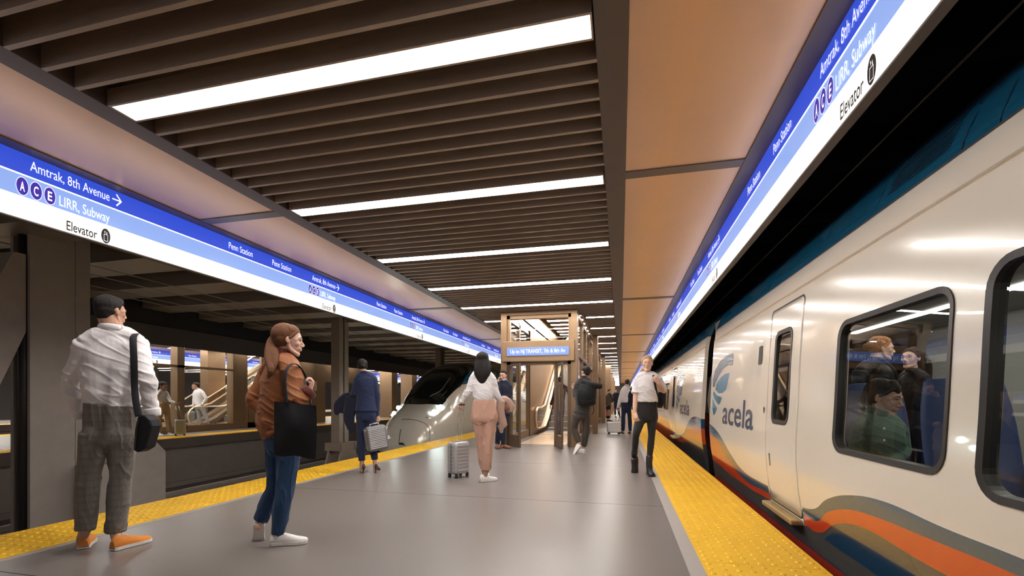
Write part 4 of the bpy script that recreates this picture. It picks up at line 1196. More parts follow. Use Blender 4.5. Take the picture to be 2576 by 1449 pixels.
def head_frame(c, front, up):
    f = Vector(front).normalized(); u = Vector(up); u = (u-f*u.dot(f)).normalized(); x = f.cross(u)   # person's right
    return x, f, u
def head_mesh(mb, c, X, Fv, U, h, fem=False, n=20):
    def q(x, y, z): return c+X*(x*h)+Fv*(y*h)+U*(z*h)
    def e(x, y, z, a, b, d): mb.ell(q(x, y, z), a*h, b*h, d*h, X, Fv, U, n=n, m=12)
    def t(pts, r, s=3, nn=10): mb.tube([q(*p) for p in pts], [tuple(v*h for v in (z if isinstance(z, tuple) else (z, z))) for z in r], ref=X, n=nn, sub=s)
    e(0, -.065, .13, .325, .405, .365)                       # cranium
    e(0, .10, .02, .265, .285, .36)                          # face mass
    jw = .0 if not fem else -.025
    e(0, .09, -.19, .235+jw, .255, .225)                       # lower face
    t([(-.225-jw, -.02, -.10), (-.20-jw, .06, -.29), (-.07, .27, -.415), (.07, .27, -.415), (.20+jw, .06, -.29), (.225+jw, -.02, -.10)], [.062, .062, .062, .062, .062, .062])
    e(0, .275, -.40, .085, .085, .075)                       # chin
    t([(-.20, .27, .075), (-.09, .345, .085), (0, .350, .075), (.09, .345, .085), (.20, .27, .075)], [.04, .045, .045, .045, .04])
    for s in (-1, 1):
        e(s*.155, .225, -.085, .095, .095, .10)               # cheekbone
        e(s*.20, .16, .02, .07, .10, .08)
        e(s*.050, .385, -.150, .038, .042, .03)              # nostril
        # ear
        mb.ell(q(s*.325, -.045, -.02), .026*h, .062*h, .110*h, X, Fv, U, n=12, m=8)
        mb.ell(q(s*.315, -.01, -.06), .03*h, .05*h, .08*h, X, Fv, U, n=10, m=6)
    t([(0, .335, .06), (0, .385, -.03), (0, .440, -.115), (0, .420, -.155)], [(.035, .03), (.036, .035), (.046, .045), (.045, .03)], 3)
    e(0, .315, -.245, .105, .085, .09)                       # mouth mound
    t([(-.09, .335, -.238), (0, .388, -.230), (.09, .335, -.238)], [.012, .018, .012], 4)
    t([(-.07, .345, -.262), (0, .388, -.272), (.07, .345, -.262)], [.012, .024, .012], 4)
def face_parts(root, c, X, Fv, U, h, sk, browm, detail=True, lipm=None):
    def q(x, y, z): return c+X*(x*h)+Fv*(y*h)+U*(z*h)
    if detail:
        for s in (-1, 1):
            mb = MB(); mb.ell(q(s*.125, .288, .012), .056*h, .056*h, .056*h, X, Fv, U, n=16, m=12); eo = mb.build('eye', M_EYE, root)
            mb = MB(); mb.ell(q(s*.125, .338, .012), .026*h, .010*h, .026*h, X, Fv, U, n=12, m=8); mb.build('iris', M_IRIS, eo)
            mb = MB(); mb.tube([q(s*.068, .325, .005), q(s*.10, .348, .038), q(s*.145, .342, .040), q(s*.192, .295, .012)], [.008*h, .013*h, .013*h, .008*h], n=8, sub=4); mb.build('eyelid', browm, root)
            mb = MB(); mb.tube([q(s*.072, .318, .0), q(s*.12, .335, -.032), q(s*.185, .295, -.004)], [.006*h, .009*h, .006*h], n=8, sub=4); mb.build('eyelid', sk, root)
        mb = MB(); mb.tube([q(-.098, .335, -.243), q(-.03, .393, -.233), q(0, .397, -.237), q(.03, .393, -.233), q(.098, .335, -.243)], [(.006*h, .007*h), (.013*h, .012*h), (.012*h, .010*h), (.013*h, .012*h), (.006*h, .007*h)], n=8, sub=3)
        mb.tube([q(-.085, .340, -.250), q(0, .394, -.263), q(.085, .340, -.250)], [.006*h, .016*h, .006*h], n=8, sub=4); mb.build('lips', lipm or M_LIP, root)
    for s in (-1, 1):
        mb = MB(); mb.tube([q(s*.055, .375, .085), q(s*.125, .375, .118), q(s*.215, .29, .100)], [(.010*h, .016*h), (.010*h, .017*h), (.006*h, .008*h)], n=6, sub=3); mb.build('eyebrow', browm, root)

def hair_mesh(mb, c, X, Fv, U, h, style, neck=None, pts=None):
    def q(x, y, z): return c+X*(x*h)+Fv*(y*h)+U*(z*h)
    def e(x, y, z, a, b, d): mb.ell(q(x, y, z), a*h, b*h, d*h, X, Fv, U, n=20, m=14)
    def t(p, r, s=4, nn=12): mb.tube([q(*v) for v in p], [tuple(z*h for z in v) if isinstance(v, tuple) else v*h for v in r], ref=X, n=nn, sub=s)
    e(0, -.025, .275, .315, .335, .245)
    if style == 'short':
        e(0, -.115, .19, .345, .385, .335); e(0, .04, .37, .26, .28, .13); e(0, -.20, .02, .315, .27, .26); e(0, -.245, -.10, .26, .19, .22)
        for s in (-1, 1): t([(s*.30, .08, .20), (s*.325, .02, .05)], [.03, .02])
    else:
        e(0, -.125, .17, .352, .395, .365); e(0, -.16, .03, .335, .30, .30)
        for s in (-1, 1):
            t([(s*.10, .24, .37), (s*.21, .20, .27), (s*.29, .11, .14), (s*.33, -.0, .03)], [.04, .04, .04, .035])
    if style == 'bun': mb.ell(q(0, -.53, .08), .15*h, .13*h, .15*h, X, Fv, U)
    if style == 'bunlow': mb.ell(q(0, -.46, -.02), .17*h, .13*h, .15*h, X, Fv, U)

def shoe(root, heel, toe, up, L, m, solem, kind='sneaker', ankle=None, w=.047):
    """heel/toe: world points on the sole line"""
    ax = (toe-heel).normalized(); up = Vector(up); up = (up-ax*up.dot(ax)).normalized(); lat = ax.cross(up)
    k = L/.27; mb = MB(); rows = []
    prof = {'sneaker': [(0, .030, .055, .030), (.06, .036, .085, .042), (.20, .035, .085, .045), (.36, .036, .078, .045), (.52, .042, .062, .050), (.70, .049, .045, .058), (.86, .046, .036, .060), (.96, .032, .028, .060), (1.0, .012, .018, .060)],
            'boot': [(0, .032, .06, .03), (.06, .040, .12, .042), (.20, .041, .13, .045), (.36, .041, .11, .045), (.52, .044, .078, .050), (.70, .050, .060, .058), (.86, .048, .052, .060), (.96, .035, .042, .060), (1.0, .012, .022, .060)],
            'pump': [(0, .022, .050, .0), (.07, .030, .060, .0), (.22, .030, .045, .0), (.45, .030, .035, .0), (.65, .040, .033, .0), (.82, .036, .030, .0), (.95, .016, .022, 0), (1.0, .006, .012, 0)]}[kind]
    for t, hw, hh, _ in prof:
        r = []; n = 14
        hw *= k*w/.047; hh *= k
        for i in range(n):
            a = 2*PI*i/n; x = math.cos(a); z = math.sin(a)
            r.append(heel+ax*(t*L)+lat*(hw*(abs(x)**.8)*(1 if x > 0 else -1))+up*((hh*z if z > 0 else 0.004*z)+.014*k))
        rows.append(r)
    mb.grid(rows, closed=True); mb.add(rows[0], [tuple(range(14))]); mb.add(rows[-1], [tuple(range(14))])
    if ankle is not None:
        pass
    s = mb.build('shoe', m, root)
    mb = MB(); b = []
    for t, hw, _, _ in prof: b.append((t, hw*k*w/.047*1.06+.002))
    poly = [heel+ax*(t*L)+lat*hw for t, hw in b]+[heel+ax*(t*L)-lat*hw for t, hw in b[::-1]]
    poly[0:0] = []
    mb.prism(poly, up*(.022*k if kind != 'pump' else .006)); mb.build('sole', solem, s)
    if kind == 'sneaker':
        mb = MB()
        for j in range(4):
            t = .36+.07*j; cc = heel+ax*(t*L)+up*((.086-.010*j)*k)
            mb.tube([cc-lat*.02*k, cc+up*.004, cc+lat*.02*k], .003*k, n=6)
        mb.build('laces', solem, s)
    return s

def person(label, D0, cr, J, phi, hphi, cfg):
    """J joints in crop pixels (x,y[,depth offset]); phi/hphi heading of body/head: 0 away, 90 image right, 180 facing the camera"""
    x0, y0, sc = cr
    def T(v, off=0.0): return P(x0+v[0]*sc, y0+v[1]*sc, D0+(v[2] if len(v) > 2 else 0)+off)
    mpp = D0/F*sc                                 # metres per crop pixel
    st = cfg['stature']*mpp; S = st/1.75; K = cfg.get('k', .95)*S; fem = cfg.get('fem', False)
    phi += .85*math.degrees(math.atan(((x0+J['neck'][0]*sc)-CX)/F)); hphi += .85*math.degrees(math.atan(((x0+J['neck'][0]*sc)-CX)/F))
    a = R(phi); fr = (DV*math.cos(a)+RV*math.sin(a)); Lr = RV*math.cos(a)-DV*math.sin(a)     # person's right
    sg = 1 if math.cos(a) > -1e-9 else -1         # image-right side is right side if facing away
    dof = -math.sin(a)*sg
    wsh, wh = .18*S, .095*S
    off = {'a': -dof*wsh, 'b': dof*wsh}; offh = {'a': -dof*wh, 'b': dof*wh}
    def G(n):
        v = J[n]; o = 0
        if len(v) < 3:
            s = n[-1]; g = n[:-1]
            if g in ('s', 'e', 'w', 'h'): o = off[s]
            elif g in ('p', 'k', 'n', 'l', 't'): o = offh[s]     # pelvis, knee, aNkle, heeL, Toe
        return T(v, o)
    root_p = T(J['foot']) if 'foot' in J else ((G('la')+G('lb'))/2 if 'la' in J else (G('na')+G('nb'))/2)
    root_p.z = cfg.get('z0', 0.0)
    root = thing('person', label, 'person', root_p, cfg.get('group'))
    vox = cfg.get('vox', max(.0065, D0*.0011)); 
    sk = cfg['skin']
    neck = T(J['neck']); head = T(J['head']); hh = J['hh']*mpp
    ha_ = R(hphi); hf = DV*math.cos(ha_)+RV*math.sin(ha_); tilt = cfg.get('tilt', 0)
    hf = (hf*math.cos(R(tilt))-UP*math.sin(R(tilt))); hup = UP*math.cos(R(tilt))+hf*0+ (DV*math.cos(ha_)+RV*math.sin(ha_))*math.sin(R(tilt))
    X, Fh, U = head_frame(head, hf, hup)
    sa, sb, ea, eb, wa, wb = G('sa'), G('sb'), G('ea'), G('eb'), G('wa'), G('wb')
    legs = 'pa' in J
    waist = T(J['waist'])
    pa, pb = G('pa'), G('pb'); hip = (pa+pb)/2
    latw = (sb-sa); latw.z = 0; latw.normalize() if latw.length > .05 else None
    lat = Lr.copy()
    def torso(mb, g, lo=None, up_=True, sub=4):
        # g: extra thickness
        sh = (sa+sb)/2; base = lo if lo is not None else hip-UP*.04*S
        W = dict(h=(.158, .120), w=(.132, .102), c=(.150, .118), u=(.150, .100)) if fem else dict(h=(.155, .118), w=(.148, .108), c=(.172, .122), u=(.172, .104))
        if 'W' in cfg: W.update(cfg['W'])
        f = lambda k: (W[k][0]*K+g, W[k][1]*K+g)
        ch = waist.lerp(neck, .52); u = waist.lerp(neck, .80)
        fw = fr*(.012*S)
        pts = [base, hip+UP*.03*S, waist, ch+fw, u+fw*.5, neck-UP*.01*S]; r = [f('h'), f('h'), f('w'), f('c'), f('u'), (.075*K+g, .070*K+g)]
        if fem and up_:
            for s in (-1, 1): mb.ell(ch+fr*(.066*K)+Lr*(s*.062*K)-UP*.01*S, .070*K+g*.6, .060*K+g*.6, .068*K+g*.6, Lr, fr, UP)
        mb.tube(pts, r, ref=lat, n=24, sub=sub, capk=.35)
        mb.tube([sa.lerp(sb, .04), sa.lerp(neck, .5)+UP*.012*S, neck-UP*.015*S, sb.lerp(neck, .5)+UP*.012*S, sb.lerp(sa, .04)], [.058*K+g, .062*K+g, .066*K+g, .062*K+g, .058*K+g], n=16, sub=3)
    def arm(mb, s_, e_, w_, g, t1=1.0, sl=False):
        r = [(.060, .057), (.052, .050), (.044, .043), (.042, .041), (.034, .033)] if not fem else [(.053, .05), (.045, .044), (.038, .037), (.036, .036), (.028, .028)]
        pts = [s_, s_.lerp(e_, .5), e_, e_.lerp(w_, .4), w_]
        if t1 < .5:    # short sleeve
            q = s_.lerp(e_, t1*2); pts = [s_, s_.lerp(q, .5), q]; rr = [(.062*K+g, .062*K+g), (.06*K+g, .058*K+g), (.056*K+g*1.6, .056*K+g*1.6)]
            mb.tube(pts, rr, n=16, sub=3, capk=.15); return
        if t1 < 1: pts[-1] = e_.lerp(w_, t1)
        rr = [(x*K+g, y*K+g) for x, y in r]
        mb.tube(pts, rr, n=16, sub=3, capk=.25)
    def leg(mb, p, k, n, g, t1=1.0, flare=0.0, top=None):
        r = [(.082, .090), (.069, .076), (.053, .057), (.052, .054), (.036, .038)]
        if 'R' in cfg: r = cfg['R']
        pts = [p.lerp(k, .10), p.lerp(k, .5), k, k.lerp(n, .4), n]
        if t1 < 1: pts[-1] = k.lerp(n, t1)
        rr = [(x*K+g*(1+flare*i/4), y*K+g*(1+flare*i/4)) for i, (x, y) in enumerate(r)]
        mb.tube(pts, rr, n=18, sub=4, capk=.2, ref=lat)
    ka, kb, na, nb = G('ka'), G('kb'), G('na'), G('nb')
    # ---- body: one continuous surface
    mb = MB(); torso(mb, -.014*S, sub=3)
    arm(mb, sa, ea, wa, -.006*S if cfg.get('sleeve', 1) > .5 else .0); arm(mb, sb, eb, wb, -.006*S if cfg.get('sleeve', 1) > .5 else .0)
    leg(mb, pa, ka, na, -.010*S); leg(mb, pb, kb, nb, -.010*S)
    for n_, l_, t_ in ((na, 'la', 'ta'), (nb, 'lb', 'tb')):
        if l_ in J: q = G(l_).lerp(G(t_), .30)+UP*.03*S; mb.tube([n_, n_.lerp(q, .6), q], [.036*K, .034*K, .030*K], n=12, sub=2)
    nr = .050*K if fem else .060*K
    mb.tube([neck-UP*.03*S, neck+UP*.005, head-Fh*(.10*hh)-U*(.18*hh)], [(nr*1.35, nr*1.3), (nr, nr*1.02), (nr*.98, nr*1.05)], ref=X, n=18, sub=4)
    body = fuse(mb, 'body', sk, root, max(vox, .009), 3)
    extra = []
    mb = MB(); head_mesh(mb, head, X, Fh, U, hh, fem)
    mb.tube([neck+UP*.03*S, head-Fh*(.10*hh)-U*(.18*hh)], [nr*.97, nr*.97], n=14)
    hd = fuse(mb, 'head', sk, root, cfg.get('hvox', max(.0042, D0*.0011)), 8, fac=.5); extra.append(hd)
    if cfg.get('hands', True):
        mb = MB()
        for s, w_, e_ in (('a', wa, ea), ('b', wb, eb)):
            hc = cfg.get('hand'+s)
            if hc is None: continue
            d = (T(J['h'+s], off[s]) - w_) if 'h'+s in J and len(J['h'+s]) < 3 else ((T(J['h'+s])-w_) if 'h'+s in J else (w_-e_))
            nrm = hc.get('n', None)
            nrm = (DV*nrm[1]+RV*nrm[0]+UP*nrm[2]) if nrm else ((hip-w_))
            hand(mb, w_, d, nrm, K*hc.get('k', 1.03)*1.05, hc.get('curl', 30), hc.get('side', 1))
        if mb.v: extra.append(mb.build('hands', sk, root, fix=False))
    join_into(body, extra)
    # ---- face
    browm = cfg.get('brow', cfg['hair'])
    if cfg.get('face', 0): face_parts(root, head, X, Fh, U, hh, sk, browm, cfg['face'] > 1, cfg.get('lip'))
    # ---- hair
    mb = MB(); hair_mesh(mb, head, X, Fh, U, hh, cfg.get('style', 'short'))
    for tp, tr in cfg.get('locks', []):
        mb.tube([T(p) for p in tp], [(r[0]*mpp, r[1]*mpp) if isinstance(r, tuple) else r*mpp for r in tr], ref=RV, n=14, sub=5)
    fuse(mb, 'hair', cfg['hair'], root, cfg.get('hvox', max(.0042, D0*.0011)), 3, .0045*S, 'down')
    # ---- trousers
    tr = cfg['trousers']; mb = MB(); g = tr.get('g', .006)*S
    if fem:
        for s in (-1, 1): mb.ell(hip-fr*(.030*K)+Lr*(s*.060*K)-UP*.030*S, .086*K+g, .078*K+g, .135*K+g, Lr, fr, UP)
    else:
        for s in (-1, 1): mb.ell(hip-fr*(.032*K)+Lr*(s*.058*K)-UP*.035*S, .080*K+g, .080*K+g, .105*K+g, Lr, fr, UP)
    top = waist+UP*tr.get('rise', 0.0)
    W = (.158, .120) if fem else (.155, .118); w2 = (.132, .102) if fem else (.150, .112)
    if 'W' in cfg: W = cfg['W'].get('h', W); w2 = cfg['W'].get('w', w2)
    mb.tube([hip-UP*.10*S, hip-UP*.02*S, top], [(W[0]*K*.96+g, W[1]*K*.88+g), (W[0]*K+g, W[1]*K+g), (w2[0]*K+g+.004, w2[1]*K+g+.004)], ref=lat, n=24, sub=4, capk=.06)
    leg(mb, pa, ka, na, g, tr.get('t1', .93), tr.get('flare', .6)); leg(mb, pb, kb, nb, g, tr.get('t1', .93), tr.get('flare', .6))
    fuse(mb, 'trousers', tr['m'], root, vox, 6, tr.get('disp', .012)*.55*S, 'down', foci=[(ka, .12*S, .9), (kb, .12*S, .9), (na, .12*S, 1.0), (nb, .12*S, 1.0), (hip-UP*.08*S, .12*S, .8)])
    if tr.get('belt'):
        mb = MB(); pts = []; bz = top-UP*.012*S
        for i in range(25):
            t = 2*PI*i/24; pts.append(bz+lat*((w2[0]*K+g+.004)*math.cos(t))+lat.cross(UP)*((w2[1]*K+g+.004)*math.sin(t)))
        mb.tube(pts, [(.003, .016*S)]*len(pts), ref=None, n=6, caps=False); mb.build('waistband', tr['belt'], root)
    # ---- top
    tp = cfg['top']; mb = MB(); g = tp.get('g', .008)*S
    lo = hip.lerp(waist, tp.get('hem', .95)) if tp.get('hem', .95) <= 1 else waist
    if tp.get('hem', .95) < 0: lo = hip+UP*(tp['hem']*.2*S)
    # torso shell
    sh = (sa+sb)/2
    Wd = dict(h=(.158, .120), w=(.134, .104), c=(.150, .118), u=(.150, .100)) if fem else dict(h=(.155, .118), w=(.152, .112), c=(.172, .122), u=(.172, .104))
    if 'W' in cfg: Wd.update(cfg['W'])
    f = lambda k, e=0: (Wd[k][0]*K+g+e, Wd[k][1]*K+g+e)
    ch = waist.lerp(neck, .52); u = waist.lerp(neck, .80); fw = fr*(.012*S)
    pts = [waist, ch+fw, u+fw*.5, neck-UP*.008*S]; r = [f('w', tp.get('we', 0)), f('c', tp.get('we', 0)*.5), f('u'), (.070*K+g*.4, .068*K+g*.4)]
    if tp.get('hem', .95) < .9:
        hp_ = lo; pts = [hp_, hp_.lerp(waist, .5)]+pts; k_ = 'h'; r = [f('h', tp.get('he', .002)), (f('h')[0]*.55+f('w')[0]*.45, f('h')[1]*.55+f('w')[1]*.45)]+r
    else:
        k_ = tp.get('tuck', True); pts = [waist-UP*.035*S, waist+UP*.005*S, waist.lerp(ch, .28)]+pts[1:]; r = [(r[0][0]*(.90 if k_ else 1.04), r[0][1]*(.90 if k_ else 1.04)), (r[0][0]*(.93 if k_ else 1.04), r[0][1]*(.93 if k_ else 1.04)), (r[0][0]*1.03, r[0][1]*1.03)]+r[1:]
    mb.tube(pts, r, ref=lat, n=26, sub=5, capk=.15)
    if fem:
        for s in (-1, 1): mb.ell(ch+fr*(.066*K)+Lr*(s*.062*K)-UP*.01*S, .070*K+g*.6, .060*K+g*.6, .068*K+g*.6, Lr, fr, UP)
    mb.tube([sa.lerp(sb, .03), sa.lerp(neck, .5)+UP*.012*S, neck-UP*.020*S, sb.lerp(neck, .5)+UP*.012*S, sb.lerp(sa, .03)], [.058*K+g, .062*K+g, .064*K+g, .062*K+g, .058*K+g], n=16, sub=3)
    sv = cfg.get('sleeve', 1); arm(mb, sa, ea, wa, g, sv); arm(mb, sb, eb, wb, g, sv)
    fuse(mb, tp.get('name', 'shirt'), tp['m'], root, vox, 4, tp.get('disp', .014)*.45*S, 'cross', foci=[(ea, .11*S, 1.2), (eb, .11*S, 1.2), (waist, .16*S, .6), (wa, .08*S, .8), (wb, .08*S, .8)])
    if tp.get('collar'):
        mb = MB(); pts = []; cu = (head-neck).normalized(); cw = tp.get('cw', .018)*S; cb = neck+UP*(.014*S+cw*.9); ce = .008+g*.35
        for i in range(21):
            t = 2*PI*i/20+.01; pts.append(cb+X*((nr*1.10+ce)*math.cos(t))+Fh*((nr*1.12+ce)*math.sin(t))+UP*(cw*.6*(1-math.sin(t))*.5))
        mb.tube(pts, [(.006*S, cw)]*len(pts), n=8, caps=False, ref=X); mb.build('collar', tp['collar'], root)
    if tp.get('cuff'):
        for w_, e_ in ((wa, ea), (wb, eb)):
            d = (w_-e_).normalized(); rr = (.036 if fem else .042)*K+g
            mb = MB(); mb.tube([w_-d*.035*S, w_-d*.02*S, w_+d*.012*S], [rr*1.02, rr*1.05, rr*.98], n=16, sub=2, capk=.2); mb.build('cuff', tp['cuff'], root)
    if tp.get('hemband'):
        mb = MB(); mb.tube([pts0 for pts0 in (lo-UP*.03*S, lo+UP*.005*S, lo+UP*.035*S)], [(r[0][0]*.94, r[0][1]*.94), (r[0][0]*.99, r[0][1]*.99), (r[0][0]*1.0, r[0][1]*1.0)], ref=lat, n=24, sub=2, capk=.1)
        mb.build('hem_band', tp['hemband'], root)
    # ---- shoes
    shc = cfg['shoes']
    for s, n_ in (('a', na), ('b', nb)):
        if 'l'+s not in J: continue
        h_, t_ = G('l'+s), G('t'+s); L = max((t_-h_).length, shc.get('L', .27)*S)
        dirn = (t_-h_).normalized(); up = n_-h_.lerp(t_, .25)
        if 'dir'+s in shc:
            dx, dy, dz = shc['dir'+s]
            if abs(dz) < .1: h_ = Vector((h_.x, h_.y, cfg.get('z0', 0.0)+.004)); up = UP.copy(); dz = 0
            dirn = (RV*dx+DV*dy+UP*dz).normalized(); t_ = h_+dirn*L
        L = shc.get('L', .27)*S*1.0
        if 'dir'+s not in shc and (G('t'+s)-h_).length > L: L = (G('t'+s)-h_).length
        if shc.get('kind') == 'pump':
            L = .235*S; t0 = h_.copy(); hz = .085*S
            hp_ = h_+UP*(hz); d2 = (dirn*L*.93-UP*hz*.9).normalized()
            so = shoe(root, hp_, hp_+d2*L, UP, L, shc['m'], shc['sole'], 'pump')
            mb = MB(); mb.tube([hp_+UP*.01+d2*.012, hp_-UP*.045*S+d2*.012, h_+UP*.0+d2*.008], [.017*S, .008*S, .006*S], n=8, sub=2, capk=.1); mb.build('heel', shc['m'], so)
            continue
        so = shoe(root, h_, h_+dirn*L, up, L, shc['m'], shc['sole'], shc.get('kind', 'sneaker'), n_)
        if shc.get('kind') == 'boot':
            mb = MB(); q = h_.lerp(h_+dirn*L, .25)+UP*.05*S; mb.tube([q, n_, n_.lerp(ka if s == 'a' else kb, .22)], [.046*K, .047*K, .050*K], n=14, sub=3, capk=.2); mb.build('boot_shaft', shc['m'], so)
    return root, dict(T=T, S=S, K=K, mpp=mpp, fr=fr, Lr=Lr, wa=wa, wb=wb, sa=sa, sb=sb, head=head, X=X, Fh=Fh, U=U, hh=hh, hip=hip, waist=waist, neck=neck, lat=lat)
# ------------------------------------------------------------------ the people on the platforms
def plaid():
    m = fabric('grey_plaid', (.20, .185, .165), bump=.15); nt = m.node_tree; b = nt.nodes['Principled BSDF']
    tc = nt.nodes.new('ShaderNodeTexCoord'); sp = nt.nodes.new('ShaderNodeSeparateXYZ'); nt.links.new(tc.outputs['Object'], sp.inputs[0])
    prev = None
    def lines(out, per, th, off=0):
        a = nt.nodes.new('ShaderNodeMath'); a.operation = 'ADD'; a.inputs[1].default_value = 50+off; nt.links.new(out, a.inputs[0])
        q = nt.nodes.new('ShaderNodeMath'); q.operation = 'MODULO'; q.inputs[1].default_value = per; nt.links.new(a.outputs[0], q.inputs[0])
        l = nt.nodes.new('ShaderNodeMath'); l.operation = 'LESS_THAN'; l.inputs[1].default_value = th; nt.links.new(q.outputs[0], l.inputs[0]); return l.outputs[0]
    cur = None
    for out, per, th, off, col, f in ((sp.outputs[0], .045, .003, 0, (.36, .33, .29), .35), (sp.outputs[2], .055, .003, 0, (.36, .33, .29), .35), (sp.outputs[0], .045, .014, .01, (.11, .10, .09), .35),
                                      (sp.outputs[2], .055, .018, .01, (.11, .10, .09), .35), (sp.outputs[0], .006, .002, 0, (.10, .09, .08), .3), (sp.outputs[2], .006, .002, 0, (.1, .09, .08), .3)):
        l = lines(out, per, th, off); mm = nt.nodes.new('ShaderNodeMath'); mm.operation = 'MULTIPLY'; mm.inputs[1].default_value = f; nt.links.new(l, mm.inputs[0])
        mx = nt.nodes.new('ShaderNodeMix'); mx.data_type = 'RGBA'; nt.links.new(mm.outputs[0], mx.inputs[0])
        if cur is None: mx.inputs[6].default_value = (.20, .185, .165, 1)
        else: nt.links.new(cur, mx.inputs[6])
        mx.inputs[7].default_value = (*col, 1); cur = mx.outputs[2]
    nt.links.new(cur, b.inputs['Base Color']); return m
F_WHITE = fabric('white_cotton', (.72, .70, .72), bump=.2, noise=.03); F_BLK = fabric('black_nylon', (.012, .012, .015), .6, .15, sheen=.0)
F_NAVY = fabric('navy_wool', (.014, .022, .062), bump=.12); F_DNAVY = fabric('dark_navy_coat', (.010, .013, .030), bump=.2)
F_LEATH = fabric('rust_brown_twill', (.27, .095, .032), .6, .2, sheen=.1); F_RIB = fabric('maroon_rib', (.12, .025, .02), .8, .8, 10, stretch=(14, 14, 1))
F_JEAN = fabric('blue_denim', (.02, .055, .13), .85, .3, 60, .25); F_ROSE = fabric('rose_tan_cotton', (.50, .30, .23), bump=.15, noise=.04)
F_CHAR = fabric('charcoal_suiting', (.045, .042, .042), bump=.12); F_BRNT = fabric('dark_taupe_cotton', (.060, .048, .041), bump=.12)
F_LEGG = fabric('black_leggings', (.020, .019, .020), .8, .08); F_KHAKI = fabric('khaki_cotton', (.36, .24, .13), bump=.15); F_BEIGE = fabric('beige_silk', (.55, .50, .44), .6, .15)
F_TAN = fabric('dusty_tan_coat', (.42, .28, .22), bump=.2); F_MAR = fabric('maroon_knit', (.07, .025, .03), bump=.3); F_OLV = fabric('olive_jacket', (.08, .065, .045), bump=.2)
F_GRN = fabric('sage_green_cotton', (.085, .16, .12), bump=.15); F_LGREY = fabric('light_grey_suiting', (.62, .60, .60), bump=.1); F_GTR = fabric('grey_trousers', (.24, .23, .22), bump=.1)
M_HBLK = hairmat('hair_black', (.012, .009, .009)); M_HBRN = hairmat('hair_chestnut', (.16, .065, .028)); M_HBLD = hairmat('hair_blond', (.50, .31, .15)); M_HDK = hairmat('hair_dark_brown', (.03, .017, .012))
M_LBRN = mat('brown_leather', (.20, .075, .03), .4); M_ORNG = fabric('orange_suede', (.70, .25, .045), .8); M_SWH = mat('white_leather', (.78, .76, .74), .5); M_SBK = mat('black_leather', (.015, .013, .014), .4)
M_SOLT = mat('tan_sole', (.25, .10, .05), .5); M_SOLD = mat('dark_sole', (.06, .045, .035), .7)

# 1 man in the foreground, seen from behind
c1 = (0, 700, .5168)
r1, q1 = person('man in white dress shirt and grey plaid trousers seen from behind at far left', 3.53, c1,
    dict(head=(541, 163), hh=150, neck=(548, 268), waist=(545, 612), sa=(418, 318), sb=(672, 318), ea=(340, 520, -.05), wa=(395, 668, .02), eb=(712, 485, -.05), wb=(742, 660, -.02), hb=(738, 740, -.03), ha=(408, 730, .02),
         pa=(468, 735), pb=(592, 735), ka=(432, 960), kb=(592, 965), na=(412, 1232), nb=(562, 1238), la=(405, 1312, -.02), ta=(372, 1270, .2), lb=(545, 1322, -.06), tb=(640, 1280, .12)), 6, 48,
    dict(stature=1240, skin=SK_MID, hair=M_HBLK, style='short', face=2, vox=.0065, hvox=.004, k=.93,
         top=dict(m=F_WHITE, name='dress_shirt', collar=F_WHITE, disp=.022, ds=.08, g=.010, we=.008, cuff=F_WHITE, d2=.004), trousers=dict(m=plaid(), g=.010, belt=plaid() if False else None, t1=.97, flare=.8, disp=.014),
         shoes=dict(m=M_ORNG, sole=M_SOLE, dira=(-.55, .8, 0), dirb=(.32, .95, 0), L=.245, kind='sneaker'), handb=dict(curl=32, side=-1, n=(-.5, -.6, 0)), handa=None,
         W=dict(h=(.142, .105), w=(.150, .108), c=(.178, .120), u=(.172, .10))))
# 2 woman in the bomber jacket
c2 = (560, 780, .4278)
r2, q2 = person('woman in rust brown bomber jacket and jeans with a long ponytail, striding to the right', 3.70, c2,
    dict(head=(388, 178), hh=186, neck=(350, 290), waist=(318, 640), sa=(268, 372, .12), sb=(412, 368, -.10), ea=(180, 540, .05), wa=(262, 610, .05), eb=(432, 545, -.20), wb=(508, 480, -.14), hb=(530, 425, -.12),
         pa=(320, 745), pb=(395, 745), ka=(318, 1035, .06), kb=(372, 1040, -.08), na=(222, 1235, .06), nb=(322, 1325, -.08), la=(215, 1262, .0), ta=(190, 1400, .02), lb=(282, 1392, -.1), tb=(478, 1362, -.02)), 55, 84,
    dict(stature=1300, skin=SK_FAIR, hair=M_HBRN, fem=True, style='pony', face=2, vox=.0065, hvox=.0038, k=.95, tilt=4,
         locks=[([(316, 150), (288, 195, -.02), (276, 270, -.10), (284, 350, -.20), (268, 402, -.20)], [22, 28, 28, 20, 5]), ([(316, 160), (306, 230, -.05), (304, 310, -.16), (290, 380, -.20)], [18, 26, 20, 5])],
         top=dict(m=F_LEATH, name='bomber_jacket', collar=F_RIB, cw=.03, disp=.022, ds=.075, g=.026, hem=.25, we=.012, cuff=F_RIB, hemband=F_RIB, d2=.005), trousers=dict(m=F_JEAN, g=.010, t1=.98, flare=.9, disp=.016, ds=.07),
         shoes=dict(m=M_SWH, sole=M_SOLE, dira=(-.18, .25, -1), dirb=(.93, .25, .0), L=.265), handb=dict(curl=62, side=-1, n=(-.6, -.3, -.3), k=.95), handa=None))
